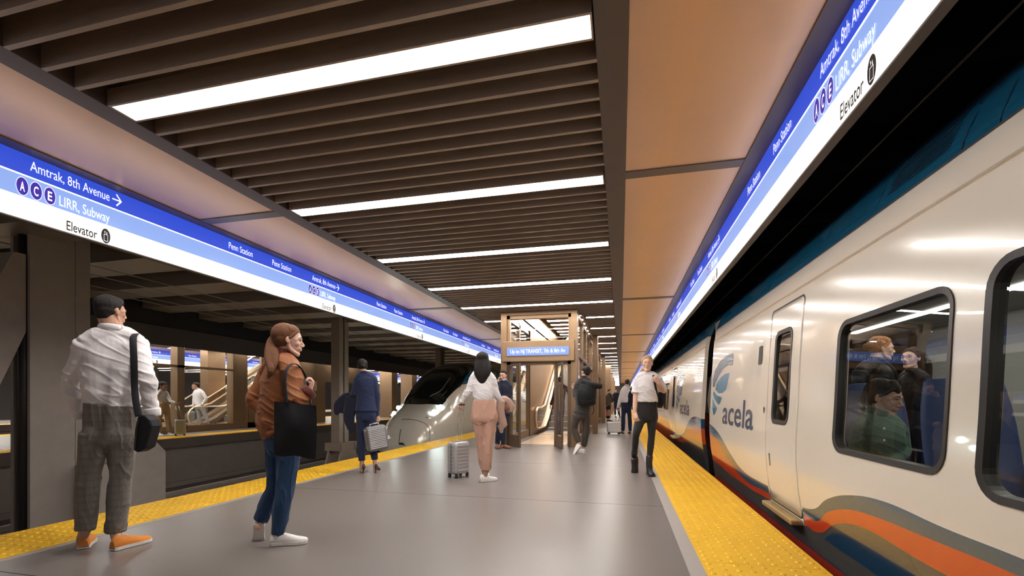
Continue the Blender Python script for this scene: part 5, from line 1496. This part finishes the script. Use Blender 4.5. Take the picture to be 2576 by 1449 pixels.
# 3 woman in the navy suit
c3 = (820, 860, .2761)
r3, q3 = person('woman in navy trouser suit and black heels with hair in a bun, back to camera', 7.2, c3,
    dict(head=(330, 222), hh=128, neck=(352, 300), waist=(368, 485), sa=(290, 345), sb=(435, 345), ea=(258, 470, -.03), wa=(215, 530, .1), eb=(466, 490), wb=(465, 670), hb=(460, 720),
         pa=(330, 655), pb=(408, 655), ka=(318, 868), kb=(412, 868), na=(328, 1085), nb=(446, 1075), la=(345, 1198, -.05), ta=(275, 1198, .1), lb=(452, 1198, -.05), tb=(440, 1200, .1)), 8, -10,
    dict(stature=1025, skin=SK_MID, hair=M_HBLK, fem=True, style='bunlow', face=1, k=.97, vox=.008,
         top=dict(m=F_NAVY, name='suit_jacket', collar=F_NAVY, g=.012, hem=.15, he=.014, disp=.008), trousers=dict(m=F_NAVY, g=.008, t1=.97, flare=.3, disp=.010),
         shoes=dict(m=M_SBK, sole=M_SOLT, kind='pump', dira=(-.45, .9, 0), dirb=(-.05, 1, 0)), handb=dict(curl=60, side=-1, n=(0, .3, -.2)), handa=dict(curl=40, n=(.2, 0, -1))))
# 4 woman in the white sweater with the suitcase
r4, q4 = person('woman in white sweater and rose tan trousers with long black hair, pulling a silver suitcase', 6.45, c3,
    dict(head=(1425, 168), hh=150, neck=(1422, 282), waist=(1440, 535), sa=(1342, 335), sb=(1510, 335), ea=(1300, 462, .0), wa=(1246, 548, .08), ha=(1222, 575, .1), eb=(1560, 490, .02), wb=(1612, 575, .1), hb=(1650, 600, .15),
         pa=(1398, 665), pb=(1492, 665), ka=(1418, 900, .03), kb=(1478, 905, -.03), na=(1440, 1165, .04), nb=(1462, 1175, -.04), la=(1430, 1255, .25), ta=(1480, 1210, .45), lb=(1402, 1272, -.06), tb=(1515, 1262, .1)), 4, 2,
    dict(stature=1175, skin=SK_MID, hair=M_HBLK, fem=True, style='long', k=1.0, vox=.0075,
         locks=[([(1425, 130), (1425, 220, -.06), (1422, 300, -.1), (1425, 375, -.1)], [(58, 55), (66, 50), (66, 36), (24, 14)]), ([(1470, 180), (1478, 260, -.04), (1468, 330, -.06)], [26, 28, 16]), ([(1380, 180), (1375, 260, -.04), (1365, 300, -.06)], [26, 28, 14])],
         top=dict(m=F_WHITE, name='sweater', collar=F_WHITE, g=.010, disp=.014, ds=.07, we=.008), trousers=dict(m=F_ROSE, g=.014, t1=.97, flare=.5, disp=.022, rise=.01),
         shoes=dict(m=M_SWH, sole=M_SOLE, dira=(.2, 1, 0), dirb=(.9, .45, 0), L=.255), handa=dict(curl=70, side=1, n=(.3, .4, -.6)), handb=dict(curl=40, side=-1, n=(0, -.4, -1)),
         W=dict(h=(.168, .125), w=(.124, .100), c=(.150, .115), u=(.150, .098)), R=[(.092, .096), (.080, .084), (.062, .064), (.058, .058), (.040, .042)]))
# 5 man on the phone
c5 = (1240, 740, .3313)
r5, q5 = person('man in dark blazer talking on a phone, standing against the left portal door', 10.9, c5,
    dict(head=(77, 618), hh=84, neck=(80, 662), waist=(88, 870), sa=(55, 700), sb=(125, 695), ea=(38, 760, -.12), wa=(38, 665, -.15), ha=(48, 640, -.12), eb=(128, 770, -.05), wb=(60, 790, -.22), hb=(40, 785, -.22),
         pa=(58, 915), pb=(98, 915), ka=(45, 1030, -.05), kb=(80, 1030, -.05), na=(32, 1140, .02), nb=(78, 1145, -.05), la=(28, 1172, .0), ta=(45, 1182, -.2), lb=(60, 1175, .0), tb=(95, 1178, -.15)), 195, 205,
    dict(stature=600, skin=SK_MID, hair=M_HDK, face=2, vox=.011, hvox=.0055, tilt=5,
         top=dict(m=F_DNAVY, name='blazer', collar=fabric('blue_shirt_cotton', (.25, .33, .5)), g=.014, hem=.1, he=.01), trousers=dict(m=F_DNAVY, g=.012, t1=.97),
         shoes=dict(m=M_LBRN, sole=M_SOLD, dira=(.25, -1, 0), dirb=(.8, -.6, 0)), handa=dict(curl=50, n=(1, -.2, 0)), handb=dict(curl=30, n=(0, 1, 0))))
# 6 man with the roll top backpack
r6, q6 = person('man in charcoal blazer carrying a large black roll top backpack, walking beside the portal', 9.75, c5,
    dict(head=(703, 592), hh=90, neck=(690, 640), waist=(682, 850), sa=(640, 690), sb=(738, 688), ea=(628, 770, .1), wa=(618, 722, .22), ha=(612, 705, .24), eb=(748, 780, .08), wb=(690, 800, .24),
         pa=(640, 905), pb=(700, 905), ka=(615, 1020, .03), kb=(710, 1015, .02), na=(655, 1128, -.06), nb=(690, 1158, .08), la=(672, 1150, -.1), ta=(630, 1218, -.05), lb=(700, 1208, .02), tb=(668, 1205, .15)), -22, -35,
    dict(stature=650, skin=SK_MID, hair=M_HBLK, style='short', face=1, vox=.0095, hvox=.006,
         top=dict(m=F_CHAR, name='blazer', collar=F_CHAR, g=.014, hem=.0, he=.02), trousers=dict(m=F_BRNT, g=.014, t1=.95, flare=.5),
         shoes=dict(m=M_SWH, sole=M_SOLE, dira=(-.55, .12, -.85), dirb=(-.7, .7, 0), L=.27), handa=dict(curl=60, n=(0, -.3, .3)), handb=None))
# 7 woman walking towards the camera
r7, q7 = person('blond woman in white t-shirt and black leggings walking towards the camera', 7.1, c5,
    dict(head=(1171, 527), hh=122, neck=(1172, 612), waist=(1170, 798), sa=(1102, 648), sb=(1246, 640), ea=(1082, 775, .0), wa=(1078, 900, -.06), ha=(1088, 950, -.1), eb=(1302, 742, .02), wb=(1252, 675, -.14), hb=(1236, 650, -.15),
         pa=(1132, 905), pb=(1210, 905), ka=(1086, 1065, -.12), kb=(1204, 1075, -.04), na=(1074, 1225, .16), nb=(1186, 1275, -.10), la=(1085, 1252, .2), ta=(1065, 1330, .06), lb=(1184, 1340, -.05), tb=(1178, 1362, -.25)), 178, 182,
    dict(stature=900, skin=SK_FAIR, hair=M_HBLD, fem=True, style='pony', face=2, k=.97, vox=.0075, hvox=.0042, sleeve=.42,
         locks=[([(1150, 560, .05), (1132, 585, .08), (1130, 610, .08)], [12, 14, 6])],
         top=dict(m=F_WHITE, name='t_shirt', collar=F_WHITE, cw=.006, g=.010, disp=.018, ds=.08, we=.018, tuck=False), trousers=dict(m=F_LEGG, g=.001, t1=1.0, flare=0, disp=.005, rise=.01),
         shoes=dict(m=M_SBK, sole=M_SBK, kind='boot', dira=(-.15, -.35, -.9), dirb=(-.1, -1, -.05), L=.26), handa=dict(curl=25, side=-1, n=(.4, .3, 0)), handb=dict(curl=65, side=-1, n=(0, .8, 0), k=.95),
         W=dict(h=(.160, .118), w=(.130, .10), c=(.150, .115), u=(.150, .098)), R=[(.085, .090), (.072, .076), (.052, .055), (.050, .052), (.034, .036)]))
# 8 man with the jacket over his shoulder
r8, q8 = person('man in white shirt with a jacket over his shoulder, pulling a small white suitcase', 15.5, c5,
    dict(head=(1020, 672), hh=50, neck=(1017, 702), waist=(1008, 822), sa=(985, 730), sb=(1048, 730), ea=(966, 790), wa=(948, 862), ha=(946, 880), eb=(1062, 770, -.05), wb=(1040, 740, .1),
         pa=(995, 850), pb=(1028, 850), ka=(990, 945), kb=(1040, 945), na=(988, 1040), nb=(1042, 1040), la=(990, 1066), ta=(988, 1060, .2), lb=(1038, 1064), tb=(1046, 1060, .2)), 0, 10,
    dict(stature=415, skin=SK_MID, hair=M_HDK, vox=.014, top=dict(m=F_WHITE, name='dress_shirt', collar=F_WHITE, g=.01, we=.01), trousers=dict(m=F_NAVY, g=.01, t1=.97, belt=M_SBK),
         shoes=dict(m=M_LBRN, sole=M_SOLD, dira=(-.1, 1, 0), dirb=(.2, 1, 0)), handa=dict(curl=70, n=(1, 0, 0)), handb=None))
# 9, 10 far figures
c9 = (1440, 880, .16568)
r9, q9 = person('distant figure in olive jacket and dark cap holding a phone, with a shopping bag', 24.5, c9,
    dict(head=(562, 630), hh=62, neck=(552, 668), waist=(545, 815), sa=(522, 700), sb=(588, 700), ea=(515, 770), wa=(515, 840), ha=(515, 860), eb=(605, 735, -.1), wb=(575, 665, -.15), pa=(530, 850), pb=(562, 850),
         ka=(528, 960), kb=(556, 960), na=(525, 1045), nb=(552, 1045), la=(520, 1072), ta=(545, 1075, -.1), lb=(545, 1070), tb=(580, 1072, -.05)), 150, 120,
    dict(stature=480, skin=SK_MID, hair=M_HBLK, vox=.02, hvox=.012, top=dict(m=F_OLV, name='jacket', g=.02, hem=.1), trousers=dict(m=F_BLK, g=.01, t1=1), shoes=dict(m=M_SBK, sole=M_SBK, dira=(.8, -.5, 0), dirb=(.9, -.4, 0)), handa=dict(curl=50), handb=dict(curl=40)))
r10, q10 = person('distant man in dark suit and grey shirt walking towards the camera', 30, c9,
    dict(head=(665, 620), hh=56, neck=(666, 655), waist=(668, 780), sa=(628, 680), sb=(700, 680), ea=(605, 745), wa=(600, 800), eb=(712, 745), wb=(712, 810), pa=(650, 830), pb=(686, 830),
         ka=(648, 915), kb=(700, 920), na=(650, 985), nb=(715, 1005), la=(650, 1005), ta=(648, 1010, -.2), lb=(712, 1028), tb=(716, 1030, -.2)), 180, 180,
    dict(stature=440, skin=SK_MID, hair=M_HBLK, vox=.02, hvox=.012, top=dict(m=F_DNAVY, name='suit_jacket', g=.02, hem=.1, collar=F_GTR), trousers=dict(m=F_DNAVY, g=.01, t1=1), shoes=dict(m=M_SBK, sole=M_SBK, dira=(0, -1, 0), dirb=(0, -1, 0)), handa=dict(curl=30), handb=dict(curl=30)))
# 11, 12 on the escalator
r11, q11 = person('man in maroon sweater and blue jeans stepping onto the escalator, behind the open door', 15.2, c5,
    dict(head=(512, 652), hh=56, neck=(512, 690), waist=(505, 810), sa=(478, 712), sb=(550, 708), ea=(462, 780), wa=(440, 840), ha=(432, 865), eb=(580, 745, .1), wb=(604, 765, .25), hb=(612, 768, .3),
         pa=(488, 850), pb=(525, 850), ka=(480, 950), kb=(520, 950), na=(492, 1045), nb=(515, 1045), la=(492, 1066), ta=(490, 1060, .2), lb=(512, 1066), tb=(518, 1060, .2)), -5, 5,
    dict(stature=440, skin=SK_FAIR, hair=M_HBRN, vox=.014, hvox=.008, top=dict(m=F_MAR, name='sweater', g=.012), trousers=dict(m=fabric('bright_denim', (.02, .05, .20)), g=.01, t1=1), shoes=dict(m=M_SBK, sole=M_SBK, dira=(0, 1, 0), dirb=(0, 1, 0)), handa=dict(curl=35), handb=dict(curl=40)))
r12, q12 = person('person in pale beige trousers and shirt riding higher up the escalator', 18.8, c5,
    dict(head=(590, 300), hh=52, neck=(588, 335), waist=(575, 470), sa=(560, 365), sb=(618, 365), ea=(552, 420), wa=(556, 480), eb=(622, 420), wb=(618, 480), pa=(562, 520), pb=(592, 520),
         ka=(574, 620), kb=(590, 620), na=(578, 700), nb=(586, 705), la=(576, 722), ta=(576, 722, .2), lb=(586, 726), tb=(586, 724, .2)), 0, 0,
    dict(stature=450, z0=1.4, skin=SK_MID, hair=M_HDK, vox=.016, hvox=.01, top=dict(m=F_BEIGE, name='shirt', g=.012), trousers=dict(m=fabric('pale_beige_cotton', (.52, .46, .38)), g=.014, t1=1), shoes=dict(m=M_LBRN, sole=M_SOLD, dira=(0, 1, 0), dirb=(0, 1, 0)), handa=dict(curl=35), handb=dict(curl=40)))
# 13, 14 on the opposite platform
c13 = (350, 850, .21351)
r13, q13 = person('woman in beige blouse and khaki trousers waiting with a suitcase on the opposite platform', 14.7, c13,
    dict(head=(282, 572), hh=108, neck=(268, 622), waist=(285, 765), sa=(222, 660), sb=(322, 655), ea=(212, 740), wa=(250, 775, -.15), ha=(285, 765, -.18), eb=(365, 742, -.05), wb=(430, 768, -.1), hb=(480, 770, -.1),
         pa=(262, 820), pb=(320, 820), ka=(235, 965), kb=(342, 960), na=(240, 1112), nb=(358, 1108), la=(222, 1160), ta=(285, 1160, -.1), lb=(342, 1158), tb=(410, 1158, -.1)), 150, 120,
    dict(stature=650, skin=SK_BRN, hair=M_HBLK, fem=True, style='pony', face=2, vox=.012, hvox=.007, lip=M_LIP, tilt=8,
         locks=[([(235, 530), (212, 570), (198, 620), (205, 600)], [22, 30, 18, 5])],
         top=dict(m=F_BEIGE, name='blouse', collar=F_BEIGE, g=.012, disp=.016), trousers=dict(m=F_KHAKI, g=.02, t1=.95, flare=.5), shoes=dict(m=M_SWH, sole=M_SOLE, dira=(.9, -.4, 0), dirb=(.9, -.4, 0)), handa=dict(curl=30, n=(0, 1, -.2)), handb=dict(curl=15, n=(0, 0, 1))))
r14, q14 = person('man in white blazer and grey trousers carrying a silver case behind the glass opposite', 18.3, c13,
    dict(head=(664, 568), hh=86, neck=(690, 612), waist=(705, 770), sa=(655, 650), sb=(745, 645), ea=(648, 740, .05), wa=(640, 825, .05), ha=(638, 850, .05), eb=(790, 715, -.05), wb=(748, 785, -.1), hb=(735, 800, -.1),
         pa=(690, 810), pb=(740, 810), ka=(705, 920), kb=(778, 915), na=(725, 1010), nb=(825, 1000), la=(715, 1045), ta=(680, 1050, -.05), lb=(835, 1040), tb=(800, 1050, -.05)), 225, 250,
    dict(stature=520, skin=SK_BRN, hair=M_HBLK, style='short', face=2, vox=.014, hvox=.008,
         top=dict(m=F_LGREY, name='blazer', collar=F_GTR, g=.02, hem=.0, he=.03), trousers=dict(m=F_GTR, g=.014, t1=.97), shoes=dict(m=M_LBRN, sole=M_SOLD, dira=(-.9, -.3, 0), dirb=(-.9, -.3, 0)), handa=dict(curl=60), handb=dict(curl=40)))
# ------------------------------------------------------------------ things people carry
def ribbon(pts, w, th, name, m, parent, ref=None, sub=6):
    mb = MB(); mb.tube(pts, [(w, th)]*len(pts), n=10, sub=sub, ref=ref if ref is not None else RV, capk=.2); return mb.build(name, m, parent)
def suitcase(label, c, w, d, h, yaw, m, m2=None, handle=None, wheels=True, tilt=None, ribs=7, wz=.06, mh=None, sidehandle=True, topgrip=False, vert=False):
    """c: world point under the middle of the case, yaw: heading of its broad face"""
    t = thing('suitcase', label, 'suitcase', c)
    X = Vector((math.cos(yaw), math.sin(yaw), 0)); Y = Vector((-math.sin(yaw), math.cos(yaw), 0)); Z = UP.copy()
    if tilt: q = Quaternion(Y, tilt); X = q@X; Z = q@Z
    o = Vector(c)+Z*wz
    def pt(x, y, z): return o+X*x+Y*y+Z*z
    # rounded shell built from stacked rounded rectangles
    mb = MB(); rows = []; r = min(w, d)*.22
    for z, k in ((0, .80), (.010, .91), (.03, .98), (.06, 1), (h*.5, 1.0), (h-.06, 1), (h-.03, .98), (h-.010, .91), (h, .80)):
        rows.append([pt(px*k, py*k, z) for px, py in rrect(-w/2, w/2, -d/2, d/2, r, 5)])
    mb.grid(rows, closed=True); mb.add(rows[0], [tuple(range(len(rows[0])))]); mb.add(rows[-1], [tuple(range(len(rows[0])))])
    sh = mb.build('shell', m, t)
    mb = MB()
    for i in range(ribs):
        if vert:
            for s in (-1, 1):
                x = -w*.36+w*.72*i/(ribs-1); mb.obox(pt(x, s*d*.5, h*.5), X*w*.028, Y*.006, Z*h*.42)
        else:
            z = h*.12+h*.76*i/(ribs-1)
            for s in (-1, 1): mb.obox(pt(0, s*d*.5, z), X*w*.40, Y*.006, Z*h*.025)
            for s in (-1, 1): mb.obox(pt(s*w*.5, 0, z), X*.006, Y*d*.28, Z*h*.025)
    mb.build('ribs', m2 or m, sh, bevel=.003)
    mb = MB(); pr = [pt(px*1.004, py, z) for px, py, z in ((w/2+.003, 0, h*.08), (w/2+.003, 0, h*.92))]
    for s in (-1, 1): mb.obox(pt(s*(w/2+.002), 0, h/2), X*.004, Y*.011, Z*h*.44)
    mb.obox(pt(0, 0, h+.001), X*w*.40, Y*.011, Z*.004); mb.build('zipper_band', mh or M_DARK, t)
    if sidehandle:
        mb = MB(); mb.tube([pt(w/2+.004, -.03, h*.36), pt(w/2+.03, -.03, h*.40), pt(w/2+.03, -.03, h*.60), pt(w/2+.004, -.03, h*.64)], .009, n=8, sub=2); mb.build('side_handle', mh or M_DARK, t)
    if topgrip:
        mb = MB(); mb.tube([pt(-.07, 0, h), pt(-.06, 0, h+.035), pt(.06, 0, h+.035), pt(.07, 0, h)], .010, n=8, sub=3); mb.build('carry_handle', mh or M_DARK, t)
    if wheels:
        for sx in (-1, 1):
            for sy in (-1, 1):
                mb = MB(); p = pt(sx*w*.38, sy*d*.34, -wz+.025); mb.tube([p-Y*.012, p+Y*.012], .024, n=14, caps=False); mb.obox(p+Z*.025, X*.014, Y*.018, Z*.018); mb.build('wheel', M_RUB, t)
    if handle is not None:
        g = Vector(handle); mb = MB(); ax = X*(w*.16)
        for s in (-1, 1): b = pt(0, 0, h-.02)+ax*s; mb.tube([b, g+ax*s*.9], .0065, n=8)
        mb.build('pull_handle', M_CHROME, t)
        mb = MB(); mb.tube([g-ax*1.0, g+ax*1.0], .013, n=10); mb.build('grip', M_DARK, t)
    return t
M_SILV = mat('silver_polycarbonate', (.42, .42, .43), .32, .3, .05, 6, coat=.3); M_SILD = mat('silver_dark', (.16, .16, .165), .4, .3)
M_WCASE = mat('white_polycarbonate', (.78, .78, .80), .25, coat=.4); M_GOLDC = mat('gold_case', (.30, .25, .06), .35, .4)
def fl(p): p = Vector(p); p.z = 0; return p
T4 = q4['T']
b4 = fl(onZ(820+1207*.2761, 860+1232*.2761, 0))
suitcase('silver hard shell suitcase on wheels held by the woman in the white sweater', b4, .30, .20, .47, R(52)+YAW, M_SILV, M_SILV, handle=T4((1240, 572)), mh=M_SILD, ribs=8)
T3 = q3['T']
suitcase('silver ribbed carry case hanging from the hand of the woman in navy', T3((475, 985, .0)), .33, .15, .385, R(35)+YAW, M_SILD, M_SILV, wheels=False, wz=0, topgrip=True, ribs=12, sidehandle=False, mh=M_SILV, tilt=R(-9))
T8 = q8['T']
b8 = fl(T8((918, 1066, -.1)))
suitcase('small white suitcase pulled by the man with the jacket over his shoulder', b8, .44, .20, .36, YAW, M_WCASE, M_WCASE, handle=T8((940, 872)), ribs=3, tilt=R(0), wz=.05)
T13 = q13['T']
b13 = fl(T13((482, 1145, -.1)))
suitcase('grey and gold suitcase on wheels beside the woman in khaki trousers', b13, .30, .24, .46, R(40)+YAW, M_SILV, M_GOLDC, handle=T13((445, 790)), ribs=9, vert=True)
T14 = q14['T']
b14 = T14((620, 962, 0))
suitcase('silver metal case carried by the man in the white blazer', b14, .33, .13, .33, YAW, mat('case_grey', (.2, .2, .2), .4, .4), M_CHROME, wheels=False, wz=0, topgrip=True, ribs=2, sidehandle=False)

# crossbody bag of the man in the foreground
T = q1['T']
t = thing('crossbody_bag', 'black crossbody bag with wide strap on the man in the white dress shirt', 'bag', T((690, 840, -.1)))
o_ = -.27
poly = [T((x, y, -.24)) for x, y in ((668, 672), (700, 664), (728, 690), (736, 720), (726, 760), (708, 826), (668, 850), (646, 836), (652, 745), (660, 700))]
mb = MB(); mb.prism(poly, DV*.10); mb.build('bag_body', F_BLK, t, bevel=.012)
mb = MB(); mb.tube([T((672, 690, -.25)), T((662, 745, -.25)), T((656, 830, -.25))], .005, n=6, sub=3); mb.build('zipper', M_DARK, t)
ribbon([T((664, 268, .10)), T((655, 276, -.05)), T((648, 300, -.135)), T((652, 400, -.165)), T((655, 520, -.165)), T((662, 600, -.19)), T((676, 672, -.21))], .0215, .003, 'strap', F_BLK, t)
# tote of the woman in the jacket
T = q2['T']
t = thing('tote_bag', 'large flat black tote bag hanging from the shoulder of the woman in the brown jacket', 'bag', T((430, 880, -.3)))
top = [(303, 537), (330, 532), (420, 548), (480, 562), (550, 562)]; bot = [(556, 700), (558, 800), (548, 874), (500, 868), (420, 850), (392, 846), (380, 862), (330, 852), (302, 850), (306, 760), (310, 640)]
def rel(x, y): 
    u = (x-300)/258; return -.33+.06*math.cos(u*PI)-.02
rows = []; n = 18; m_ = 22
for side in (0, 1):
    pass
def tp_(u, v):
    xt = 303+247*u; yt = 537+25*u; xb = 303+243*u; yb = 851+22*u+6*math.sin(u*9)
    bulge = math.sin(PI*u)*math.sin(PI*min(1, v*1.05))
    return xt+(xb-xt)*v+(6*math.sin(PI*v) if u > .9 else 0), yt+(yb-yt)*v, bulge
mb = MB(); F1, F2 = [], []
for j in range(m_+1):
    v = j/m_; r1_, r2_ = [], []
    for i in range(n+1):
        u = i/n; x, y, bl = tp_(u, v); z = -.30+.05*(.5-u)+.012*_nz.noise(Vector((u*3, v*2.2, 4)))
        r1_.append(T((x, y, z-.035*bl-.006))); r2_.append(T((x, y, z+.03*bl+.006)))
    F1.append(r1_); F2.append(r2_)
mb.grid(F1); mb.grid(F2); 
mb.grid([F1[-1], F2[-1]]); mb.grid([[r[0] for r in F1], [r[0] for r in F2]]); mb.grid([[r[-1] for r in F1], [r[-1] for r in F2]])
mb.build('bag_body', F_BLK, t)
ribbon([T((378, 548, -.31)), T((368, 470, -.29)), T((366, 400, -.27)), T((378, 345, -.24)), T((412, 316, -.19)), T((450, 330, -.12)), T((490, 395, -.08)), T((505, 470, -.10)), T((520, 565, -.24))], .013, .004, 'handle', F_BLK, t)
# coats over the arm
def coat(label, tubes, m, Tf, mpp, name='coat'):
    t = thing(name, label, 'coat', Tf(tubes[-1][0][-1])); mb = MB()
    for pts, rs in tubes: mb.tube([Tf(p) for p in pts], [(r[0]*mpp, r[1]*mpp) if isinstance(r, tuple) else (r*mpp, r*mpp*.5) for r in rs], n=16, sub=4, ref=RV, capk=.4)
    fuse(mb, 'cloth', m, t, .010, 3, .009, 'down'); return t
coat('dark navy coat draped over the left arm of the woman in navy', [([(255, 500, .0), (170, 505, .0), (110, 580, .0), (98, 665, 0)], [40, 36, 40, 22]), ([(230, 510, -.02), (215, 620, -.02), (212, 720, -.02), (238, 830, -.02)], [52, 54, 50, 18]), ([(170, 540, .02), (150, 620, .02), (160, 650, .02)], [40, 36, 12])], F_DNAVY, T3, q3['mpp'])
coat('dusty tan coat draped over the right arm of the woman in the white sweater', [([(1600, 525, .08), (1660, 540, .08), (1695, 590, .08), (1692, 640, .08)], [34, 34, 30, 16]), ([(1590, 540, .05), (1590, 640, .05), (1610, 740, .05), (1630, 775, .05)], [40, 38, 40, 34]), ([(1590, 760, .05), (1600, 830, .05)], [34, 18])], F_TAN, T4, q4['mpp'])
coat('navy jacket slung over the shoulder of the man pulling the white suitcase', [([(1042, 718, -.05), (1042, 780, -.1), (1038, 856, -.1)], [20, 24, 20]), ([(1050, 720, -.05), (1055, 800, -.08)], [14, 12])], F_DNAVY, T8, q8['mpp'], 'jacket')
# phone
T5 = q5['T']
def phone(label, p): 
    t = thing('phone', label, 'phone', p); mb = MB(); mb.obox(p, RV*.004, DV*.035, UP*.07); mb.build('case', M_BLACK, t, bevel=.003)
    mb = MB(); mb.obox(p+RV*.0045, RV*.0006, DV*.031, UP*.064); mb.build('screen', M_DARK, t)
phone('black phone at the ear of the man in the dark blazer', T5((48, 640, -.12)))
# backpack of the walking man
T6 = q6['T']; mp = q6['mpp']
t = thing('backpack', 'large black roll top backpack on the man in the charcoal blazer', 'backpack', T6((715, 850, -.2)))
mb = MB(); mb.tube([T6((712, 835, -.20)), T6((714, 760, -.22)), T6((728, 690, -.22))], [(66*mp, .10), (70*mp, .125), (60*mp, .11)], ref=RV, n=20, sub=4, capk=.4)
fuse(mb, 'pack_body', F_BLK, t, .010, 2, .006, 'cross')
mb = MB(); mb.tube([T6((680, 664, -.22)), T6((745, 690, -.24)), T6((822, 700, -.22))], [(.07, 20*mp), (.10, 26*mp), (.07, 20*mp)], ref=DV, n=18, sub=4, capk=.3); fuse(mb, 'roll_top', F_BLK, t, .010, 2, .004, 'cross')
mb = MB(); mb.tube([T6((660, 800, -.36)), T6((715, 815, -.37)), T6((770, 800, -.34))], .005, n=6, sub=3); mb.build('pocket_zipper', M_DARK, t)
ribbon([T6((665, 655, -.10)), T6((648, 680, .02)), T6((642, 740, .08)), T6((655, 800, .0)), T6((670, 830, -.12))], .018, .004, 'shoulder_strap', F_BLK, t)
ribbon([T6((760, 840, -.16)), T6((768, 880, -.14)), T6((752, 915, -.14))], .006, .002, 'hanging_strap', F_BLK, t)
# backpack of the woman in the t-shirt
T7 = q7['T']
t = thing('backpack', 'black backpack hanging from one shoulder of the blond woman', 'backpack', T7((1275, 860, .1)))
mb = MB(); mb.tube([T7((1268, 850, .10)), T7((1275, 780, .12)), T7((1262, 700, .12))], [(22*q7['mpp'], .10), (34*q7['mpp'], .13), (28*q7['mpp'], .10)], ref=RV, n=18, sub=4); fuse(mb, 'pack_body', F_BLK, t, .010, 2, .005, 'cross')
ribbon([T7((1225, 598, .04)), T7((1218, 608, -.06)), T7((1222, 640, -.13)), T7((1232, 690, -.15)), T7((1246, 760, -.10)), T7((1262, 830, .02))], .017, .004, 'shoulder_strap', F_BLK, t)
ribbon([T7((1238, 790, -.11)), T7((1232, 880, -.11)), T7((1229, 972, -.11))], .008, .002, 'hanging_strap', F_BLK, t)
# shopping bag
T9 = q9['T']
t = thing('shopping_bag', 'tan paper shopping bag held by the distant figure in the olive jacket', 'bag', T9((545, 1005, -.1)))
mb = MB(); mb.prism([T9((x, y, -.1)) for x, y in ((510, 908), (573, 908), (571, 1004), (512, 1004))], DV*.2); mb.build('bag_body', mat('kraft_paper', (.33, .20, .12), .8), t)
mb = MB(); mb.prism([T9((x, y, -.105)) for x, y in ((513, 912), (528, 912), (528, 1000), (514, 1000))], DV*-.004); mb.build('printed_stripe', mat('bag_print_red', (.45, .05, .05), .7), t)
mb = MB(); mb.tube([T9((525, 908, 0)), T9((530, 880, 0)), T9((550, 880, 0)), T9((555, 908, 0))], .006, n=6, sub=3); mb.build('bag_handle', mat('kraft_paper', (.33, .20, .12), .8), t)

# ------------------------------------------------------------------ seated passenger, and the couple reflected in the train window
c6 = (2050, 640, .55838)
rp, qp = person('dark haired passenger in sage green shirt seated behind the train window', 3.40, c6,
    dict(head=(312, 645), hh=160, neck=(282, 738), waist=(300, 930), sa=(205, 790), sb=(375, 790), ea=(180, 890), wa=(260, 960, -.15), eb=(400, 880), wb=(340, 960, -.2), pa=(270, 990), pb=(340, 990),
         ka=(280, 1010, -.4), kb=(350, 1010, -.4), na=(280, 1190, -.35), nb=(350, 1190, -.35)), 150, 115,
    dict(stature=1120, z0=.1, skin=SK_MID, hair=M_HDK, fem=True, style='pony', face=2, vox=.008, hvox=.0042, tilt=14, k=.9,
         locks=[([(255, 600, .05), (235, 680, .08), (240, 740, .08), (225, 780, .08)], [28, 34, 26, 10]), ([(345, 585, -.05), (368, 610, -.08), (372, 628, -.08)], [26, 18, 8])],
         top=dict(m=F_GRN, name='shirt', collar=F_GRN, cw=.03, disp=.016, g=.012), trousers=dict(m=F_DNAVY), shoes=dict(m=M_SBK, sole=M_SBK), handa=dict(curl=40), handb=dict(curl=40)))
mb = MB()
for y in (785, 838): p = qp['T']((312, y, -.19)); mb.ell(p, .009, .004, .009, RV, DV, UP, n=10, m=6)
mb.build('buttons', M_WHITE, rp)
for lab, D_, J, ph, hp, hair, fem, locks, style in (  # couple's window reflection, built as solid figures set inside the car
    ('red bearded man with a hair bun and black top, reflected in the train window', 4.75, dict(head=(300, 425), hh=108, neck=(272, 488), waist=(270, 690), sa=(205, 530), sb=(335, 530), ea=(185, 620), wa=(215, 690), eb=(350, 620), wb=(330, 690), pa=(245, 760), pb=(300, 760), ka=(245, 900), kb=(300, 900), na=(245, 1020), nb=(300, 1020)), 60, 80, 'hair_ginger', False, [([(262, 400), (244, 408), (238, 412)], [14, 13, 9])], 'bun'),
    ('dark haired woman reflected in the train window looking at the bun haired man', 4.85, dict(head=(432, 470), hh=98, neck=(442, 535), waist=(450, 700), sa=(395, 565), sb=(500, 565), ea=(380, 650), wa=(400, 710), eb=(515, 650), wb=(500, 710), pa=(420, 770), pb=(475, 770), ka=(420, 900), kb=(475, 900), na=(420, 1020), nb=(475, 1020)), 215, 215, 'hair_dark', True, [([(470, 450, .04), (495, 500, .06), (500, 560, .06), (515, 590, .06)], [22, 26, 22, 8]), ([(440, 430), (465, 470, .02), (478, 520, .05)], [20, 18, 14])], 'long')):
    hm = M_HDK if fem else hairmat('hair_ginger', (.40, .16, .05))
    person(lab, D_, c6, J, ph, hp, dict(stature=700 if fem else 780, z0=.1, skin=SK_FAIR, hair=hm, fem=fem, style=style, face=2, vox=.011, hvox=.005, locks=locks, k=.92, tilt=-6 if fem else 3,
        top=dict(m=F_BLK, name='sweater' if not fem else 'blazer', collar=F_BLK, g=.012), trousers=dict(m=F_BLK), shoes=dict(m=M_SBK, sole=M_SBK), handa=None, handb=None))
